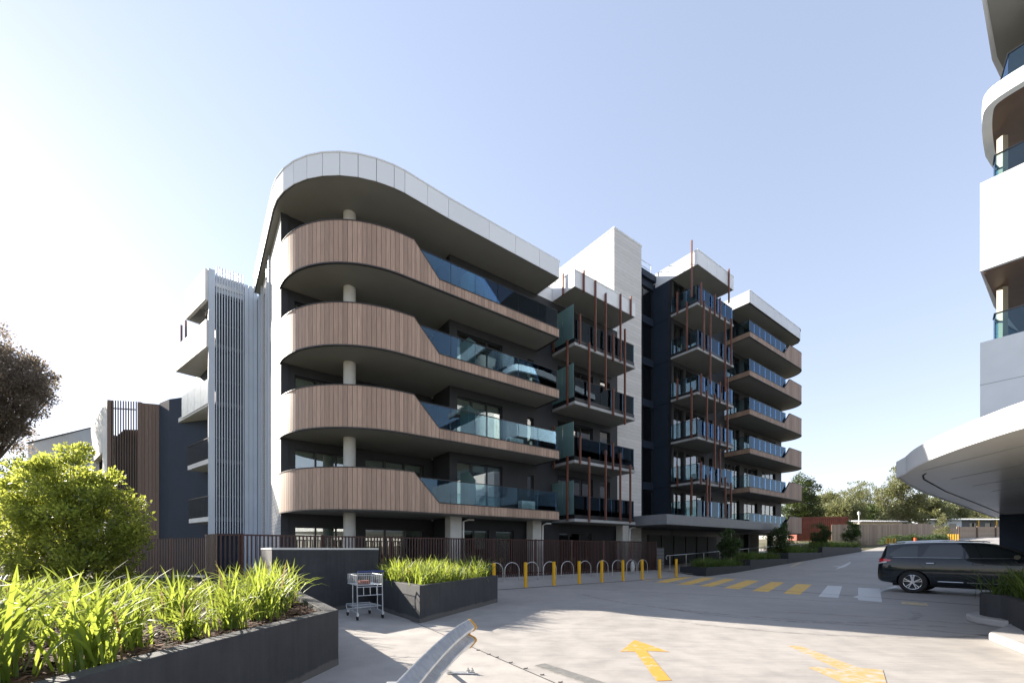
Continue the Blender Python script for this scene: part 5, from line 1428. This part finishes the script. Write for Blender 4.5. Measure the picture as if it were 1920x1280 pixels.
# the big bush in the left planter
tree('leafy_bush', (-11.5, 11.2, .6), [(-.1, 0, 1.4, 1.6, 1.1, 1.3), (-.45, 0, 2.15, 1.1, .9, 1.05), (.0, 0, 2.85, .55, .55, .8), (.95, -.1, 1.45, .75, .75, 1.05), (-1.4, 0, 1.45, 1.05, .9, 1.3), (0, -.3, .5, 1.75, 1.1, .6), (.8, 0, 2.5, .35, .4, .65), (.1, 0, 3.35, .24, .24, .55), (-1.3, 0, 2.55, .4, .4, .7), (-.6, 0, 3.0, .25, .25, .5), (1.5, 0, 1.9, .3, .3, .5), (1.65, -.1, 1.0, .3, .3, .5)],
     400, 95, .25, .092, .6, 3, 'bush_leaf', 'large backlit yellow green bush standing in the left planter', trunk_r=.05, limbs=60, hollow=.3, cat='bush', split=.15)
# overhanging tree at the far left
tree('street_tree', (-40, 30, 0), [(3.0, 0, 13.5, 3.2, 3.2, 3.2), (0, 0, 14.0, 4.5, 4.2, 4.2), (4.6, 0, 12.2, 2.0, 2.2, 1.7), (4.9, .2, 14.2, 1.7, 2, 1.5), (2.4, 0, 9.8, 2.8, 2.4, 1.5), (2.6, 0, 16.6, 1.5, 1.8, 1.1), (5.6, 0, 13.2, 1.2, 1.2, .8), (3.6, 0, 10.6, 1.8, 1.8, 1.2)],
     640, 130, .62, .17, .45, 5, 'plum_leaf', 'dark leafed tree hanging into the picture at the far left', trunk_r=.35, limbs=60, hollow=.3)
tree('street_tree', (-41.5, 36, 0), [(0, 0, 6.0, 3.4, 3, 3.0), (-3, 0, 5.5, 3, 3, 2.5), (3.5, 0, 4.5, 2.4, 2, 2.8)], 160, 90, .8, .25, .5, 6, 'tree_leaf_dark', 'low shaded tree at the left edge below the hanging branches', trunk_r=.2)
# staked shrubs in the ramp planters
def z5w(px, s):
    a = a_at(px, s); return a
for i, (px, ybot, ytop, wpx, lb) in enumerate(((1366, 1046, 988, 40, 'lowest staked shrub on the ramp, dark and sparse'), (1463, 1034, 979, 42, 'second staked shrub, in front of the canopy end'),
                                     (1537, 1026, 980, 36, 'third staked shrub, before the red container'), (1597, 1018, 976, 32, 'highest staked shrub, before the timber fence'))):
    s = -1.9; a = a_at(px, s); x, y = W(a, s); zb = rps[i][2] - .05; zt = z_at(ytop, a, s); h = zt - zb; w = wpx / FPX * y / 2
    e = tree('staked_shrub', (x, y, zb), [(0, 0, h * .62, w * .85, w * .85, h * .36), (-w * .3, 0, h * .45, w * .6, w * .6, h * .25), (w * .35, 0, h * .5, w * .6, w * .6, h * .24)],
         90, 70, .2, .10, .5, 70 + i, 'shrub_leaf', lb, 'staked shrubs in the ramp planters', trunk_r=.03, limbs=12, hollow=.2, cat='shrub')
    m = MB(); m.bar((.12, -.12, -.05), (.12, -.12, h * .85), .03, .03); m.build('stake', 'timber_fence_mat', e)

# ================================================================== BACKGROUND ON THE RIGHT
def P3(px, py, d): return ((px - CX) / FPX * d, d, EYE + (HY - py) * d / FPX)
bgt = [ # px, top y, depth, width m, mat, label
    (1500, 888, 62, 6.0, 'tree_leaf_dark', 'dark round tree half hidden by the timber balconies', .5),
    (1545, 918, 76, 7.0, 'gum_leaf', 'olive tree behind the red container', .6),
    (1607, 902, 84, 11.0, 'gum_leaf', 'wide domed tree behind the staked shrubs', .6),
    (1580, 932, 66, 6.5, 'gum_leaf', 'lower tree between the container and the domed tree', .6),
    (1640, 948, 68, 6.0, 'tree_leaf_dark', 'small dark green tree behind the white shed roof', .5),
    (1688, 872, 58, 5.4, 'gum_leaf', 'tall pale eucalyptus rising beside the canopy tip', .6),
    (1735, 925, 62, 6.2, 'gum_leaf', 'eucalyptus leaning right behind the canopy tip', .6),
    (1785, 934, 80, 7.5, 'gum_leaf', 'tree seen just under the canopy edge', .6),
    (1842, 946, 86, 9.0, 'gum_leaf', 'farthest right tree under the canopy', .6)]
for i, (px, yt, d, w, lf, lb, _) in enumerate(bgt):
    x, y, zt = P3(px, yt, d); zb = gzw(x, y); h = zt - zb; r = random.Random(i + 40); lob = []
    for k in range(8):
        aa = r.uniform(0, 6.28); rr = r.uniform(.1, .62) * w / 2; zz_ = h * r.uniform(.38, .82); q = w * r.uniform(.19, .30)
        lob.append((rr * math.cos(aa), rr * math.sin(aa), zz_, q, q, min(q * .85, h - zz_)))
    lob.append((0, 0, h * .62, w * .34, w * .34, h * .38))
    if px == 1688: lob = [(0, 0, h * .80, 1.3, 1.3, h * .2), (.5, 0, h * .6, 2.2, 2.0, h * .22), (-1.3, 0, h * .5, 1.6, 1.5, h * .2), (1.5, 0, h * .42, 1.7, 1.6, h * .2), (-.6, 0, h * .3, 2.2, 1.8, h * .2), (.9, 0, h * .25, 2, 1.8, h * .18)]
    tree('background_tree', (x, y, zb), lob, 230, 75, .62, .24, .55, 90 + i, lf, lb, 'trees beyond the far fence', trunk_r=.22, bark='pale_bark', limbs=22, hollow=.35)
for i, (px, yt, d, w) in enumerate(((1470, 935, 100, 14), (1560, 950, 110, 16), (1660, 945, 108, 16), (1750, 945, 112, 16), (1850, 950, 118, 18), (1950, 950, 120, 18))):
    x, y, zt = P3(px, yt, d); zb = gzw(x, y); h = zt - zb
    tree('background_tree', (x, y, zb), [(0, 0, h * .55, w * .4, 4, h * .42), (w * .3, 0, h * .45, w * .3, 3, h * .4), (-w * .3, 0, h * .45, w * .3, 3, h * .4)], 120, 70, 1.0, .42, .55, 140 + i, 'tree_leaf_dark',
         '%s of the dim distant trees closing the view, counted from the left' % ORD[i], 'distant trees behind the sheds', trunk_r=.3, limbs=8, hollow=.4)
# red container
x, y, _ = P3(1513, 1000, 50)
ct = empty('shipping_container', (x - 1.2, y, 2.5), R(-12), 'rusty red shipping container behind the far balconies', 'container')
m = MB()
for k in range(26): m.box(k * .2, k * .2 + .11, -.02, .05, .12, 2.65); m.box(k * .2 + .11, (k + 1) * .2, .02, .06, .12, 2.65)
m.box(0, 5.2, .07, 2.4, .1, 2.7); m.build('side', 'red_paint', ct)
m = MB(); m.box(-.05, 5.25, -.04, .08, 2.651, 2.8); m.box(-.05, 5.25, -.04, .08, 0, .119); m.box(5.2, 5.3, -.05, .1, 0, 2.8); m.build('edge_rail', 'red_paint', ct)
m = MB(); m.box(5.21, 5.26, .12, 2.3, .12, 2.62); m.build('door', 'red_paint', ct)
# brighter red box to the right of it and pale roofs
x, y, z = P3(1566, 986, 58)
m = MB(); m.box(x - .9, x + 1.3, y, y + 3, z - 1.6, z + 1.1); m.box(x - .95, x + 1.35, y - .05, y + 3.05, z + 1.102, z + 1.18); o = m.build('site_box', 'site_red'); tag(o, 'small bright red box beside the container', 'box')
def shed(px0, px1, ytop, d, zb, roofm, wallm, label, yellow=False):
    x0, _, zt = P3(px0, ytop, d); x1 = (px1 - CX) / FPX * d; e = empty('shed', (x0, d, zb), 0, label, 'shed'); w = x1 - x0; h = zt - zb
    m = MB(); m.box(0, w, 0, 5, 0, h - .3); m.build('wall', wallm, e)
    m = MB(); nrib = int(w / .3)
    m.hexa([(-.3, -.5, h - .3), (w + .3, -.5, h - .3), (w + .3, 5.4, h + .2), (-.3, 5.4, h + .2)], [(-.3, -.5, h - .2), (w + .3, -.5, h - .2), (w + .3, 5.4, h + .3), (-.3, 5.4, h + .3)])
    for k in range(nrib): m.hexa([(k * .3, -.52, h - .2), (k * .3 + .05, -.52, h - .2), (k * .3 + .05, 5.4, h + .3), (k * .3, 5.4, h + .3)], [(k * .3, -.52, h - .16), (k * .3 + .05, -.52, h - .16), (k * .3 + .05, 5.4, h + .34), (k * .3, 5.4, h + .34)])
    m.build('roof', roofm, e)
    for k in range(3):
        m = MB(); c = w * (.2 + .3 * k); m.box(c - .45, c + .45, -.03, .03, h * .35, h * .75); m.build('window', 'car_glass', e)
    if yellow:
        for k in (.25, .6): m = MB(); m.box(w * k, w * k + .14, -.45, -.3, 0, h - .32); m.build('post', 'yellow_paint', e)
shed(1612, 1692, 974, 56, 3.0, 'shed_roof', 'wall_cream', 'long low shed with a pale roof behind the timber fence')
shed(1722, 1803, 971, 60, 3.0, 'shed_roof', 'light_grey_metal', 'silver corrugated shed left of the dark one')
shed(1804, 1900, 971, 62, 3.2, 'shed_roof', 'charcoal_light', 'dark shed with yellow posts beside the canopy wall', True)
# light pole
x, y, z = P3(1610.5, 958, 52); m = MB(); m.tube([(0, 0, 0), (0, 0, z - 2.6)], .05, 8); m.box(-.12, .12, -.08, .08, z - 3.0, z - 2.7); o = m.build('light_pole', 'ac_white'); o.location = (x, y, 2.6); tag(o, 'thin white pole sticking up above the pale shed roof', 'pole')
# timber paling fence: dips and rises along its top
def paling(name, pts, h, label, mat='timber_fence_mat', rails=False):
    e = empty(name, (pts[0][0], pts[0][1], 0), 0, label, 'fence'); x0, y0 = pts[0][0], pts[0][1]; P = [(p[0] - x0, p[1] - y0) for p in pts]; Lp = path_len(P); zs = [p[2] for p in pts]
    m = MB(); n = int(Lp[-1] / .15)
    for i in range(n):
        l = i * .15; j = max(k for k in range(len(Lp) - 1) if Lp[k] <= l + 1e-6); t = (l - Lp[j]) / (Lp[j + 1] - Lp[j]); z = zs[j] + (zs[j + 1] - zs[j]) * t + random.uniform(-.015, .015)
        m.seg(path_pt(P, Lp, l), path_pt(P, Lp, l + .144), -.01, .01, z - h, z)
    m.build('palings', mat, e)
    m = MB(); l = .6
    while l < Lp[-1]:
        p = path_pt(P, Lp, l); j = max(k for k in range(len(Lp) - 1) if Lp[k] <= l + 1e-6); z = zs[j] + (zs[j + 1] - zs[j]) * (l - Lp[j]) / (Lp[j + 1] - Lp[j]); m.box(p[0] - .06, p[0] + .06, p[1] + .02, p[1] + .14, z - h - .2, z - .1); l += 2.4
    m.build('post', mat, e); return e
fpts = [P3(1559, 983, 47), P3(1612, 982, 47.5), P3(1650, 984, 48), P3(1690, 981, 48.5), P3(1735, 981, 49), P3(1796, 991, 50)]
paling('paling_fence', fpts, 2.3, 'tall timber paling fence with a wavy top across the ramp head')
slp = empty('sleeper_wall', (P3(1797, 990, 50)[0], 50.2, 0), 0, 'low horizontal sleeper fence between the paling fence and canopy wall', 'fence')
w = P3(1905, 990, 50)[0] - P3(1797, 990, 50)[0]; zt = P3(0, 987, 50)[2]
m = MB()
for k in range(6): m.box(0, w, -.03, .03, zt - (k + 1) * .31 + .012, zt - k * .31)
m.build('sleepers', 'timber_fence_mat', slp)
m = MB()
for k in range(4): m.box(k * 2.2 + .1, k * 2.2 + .22, -.12, -.031, zt - 2.1, zt + .1)
m.build('post', 'timber_dark', slp)
# hedge, far bollards, marker post
hx0, hy0, _ = P3(1712, 1012, 44); zb = gzw(hx0, hy0)
V, F, _c = crown([(k * .9 - 2.6, 0, .45, .75, .7, .5) for k in range(7)], 150, 90, .3, .1, .5, 200, .3); o = raw_mesh('hedge', V, F, 'shrub_leaf'); o.location = (hx0, hy0, zb + .15); tag(o, 'low dark hedge in front of the paling fence', 'hedge')
x, y, z = P3(1768, 1004, 46)
tree('young_tree', (x, y, gzw(x, y)), [(0, 0, 1.8, .5, .5, .7), (0, 0, 1.0, .8, .7, .5), (0, 0, 2.6, .22, .22, .5)], 60, 60, .22, .1, .5, 210, 'gum_leaf', 'small pointed tree at the right end of the hedge', trunk_r=.05, limbs=10)
far = [(1662, 1026, 38), (1667.5, 1026, 38.3), (1673, 1025.5, 38.6), (1678, 1025, 39)] + [(1778 + k * 4.6, 1016, 44) for k in range(5)]
for i, (px, yb, d) in enumerate(far):
    x, y, _ = P3(px, yb, d); zb = gzw(x, y); ztop = P3(px, 1008 if i < 4 else 1000.5, d)[2]
    e = empty('bollard', (x, y, zb - .02), TH); m = MB(); m.box(-.045, .045, -.045, .045, 0, max(.9, ztop - zb)); m.build('post', 'yellow_paint', e, bevel=.006)
    tag(e, ('%s yellow post of the four far ones left of the car roof' % ORD[i]) if i < 4 else ('%s yellow post of the five before the sleeper fence' % ORD[i - 4]), 'bollard', 'yellow posts at the head of the ramp')
x, y, _ = P3(1716, 1012, 40); zb = gzw(x, y); m = MB(); m.cyl(0, 0, 0, .75, .1, 14); o0 = m.build('marker_post', 'ac_white', None, smooth=True); o0.location = (x, y, zb); tag(o0, 'white marker post with an orange top above the car roof', 'post')
m = MB(); m.cyl(0, 0, .751, 1.15, .105, 14); m.build('orange_cap', 'orange_paint', o0, smooth=True)
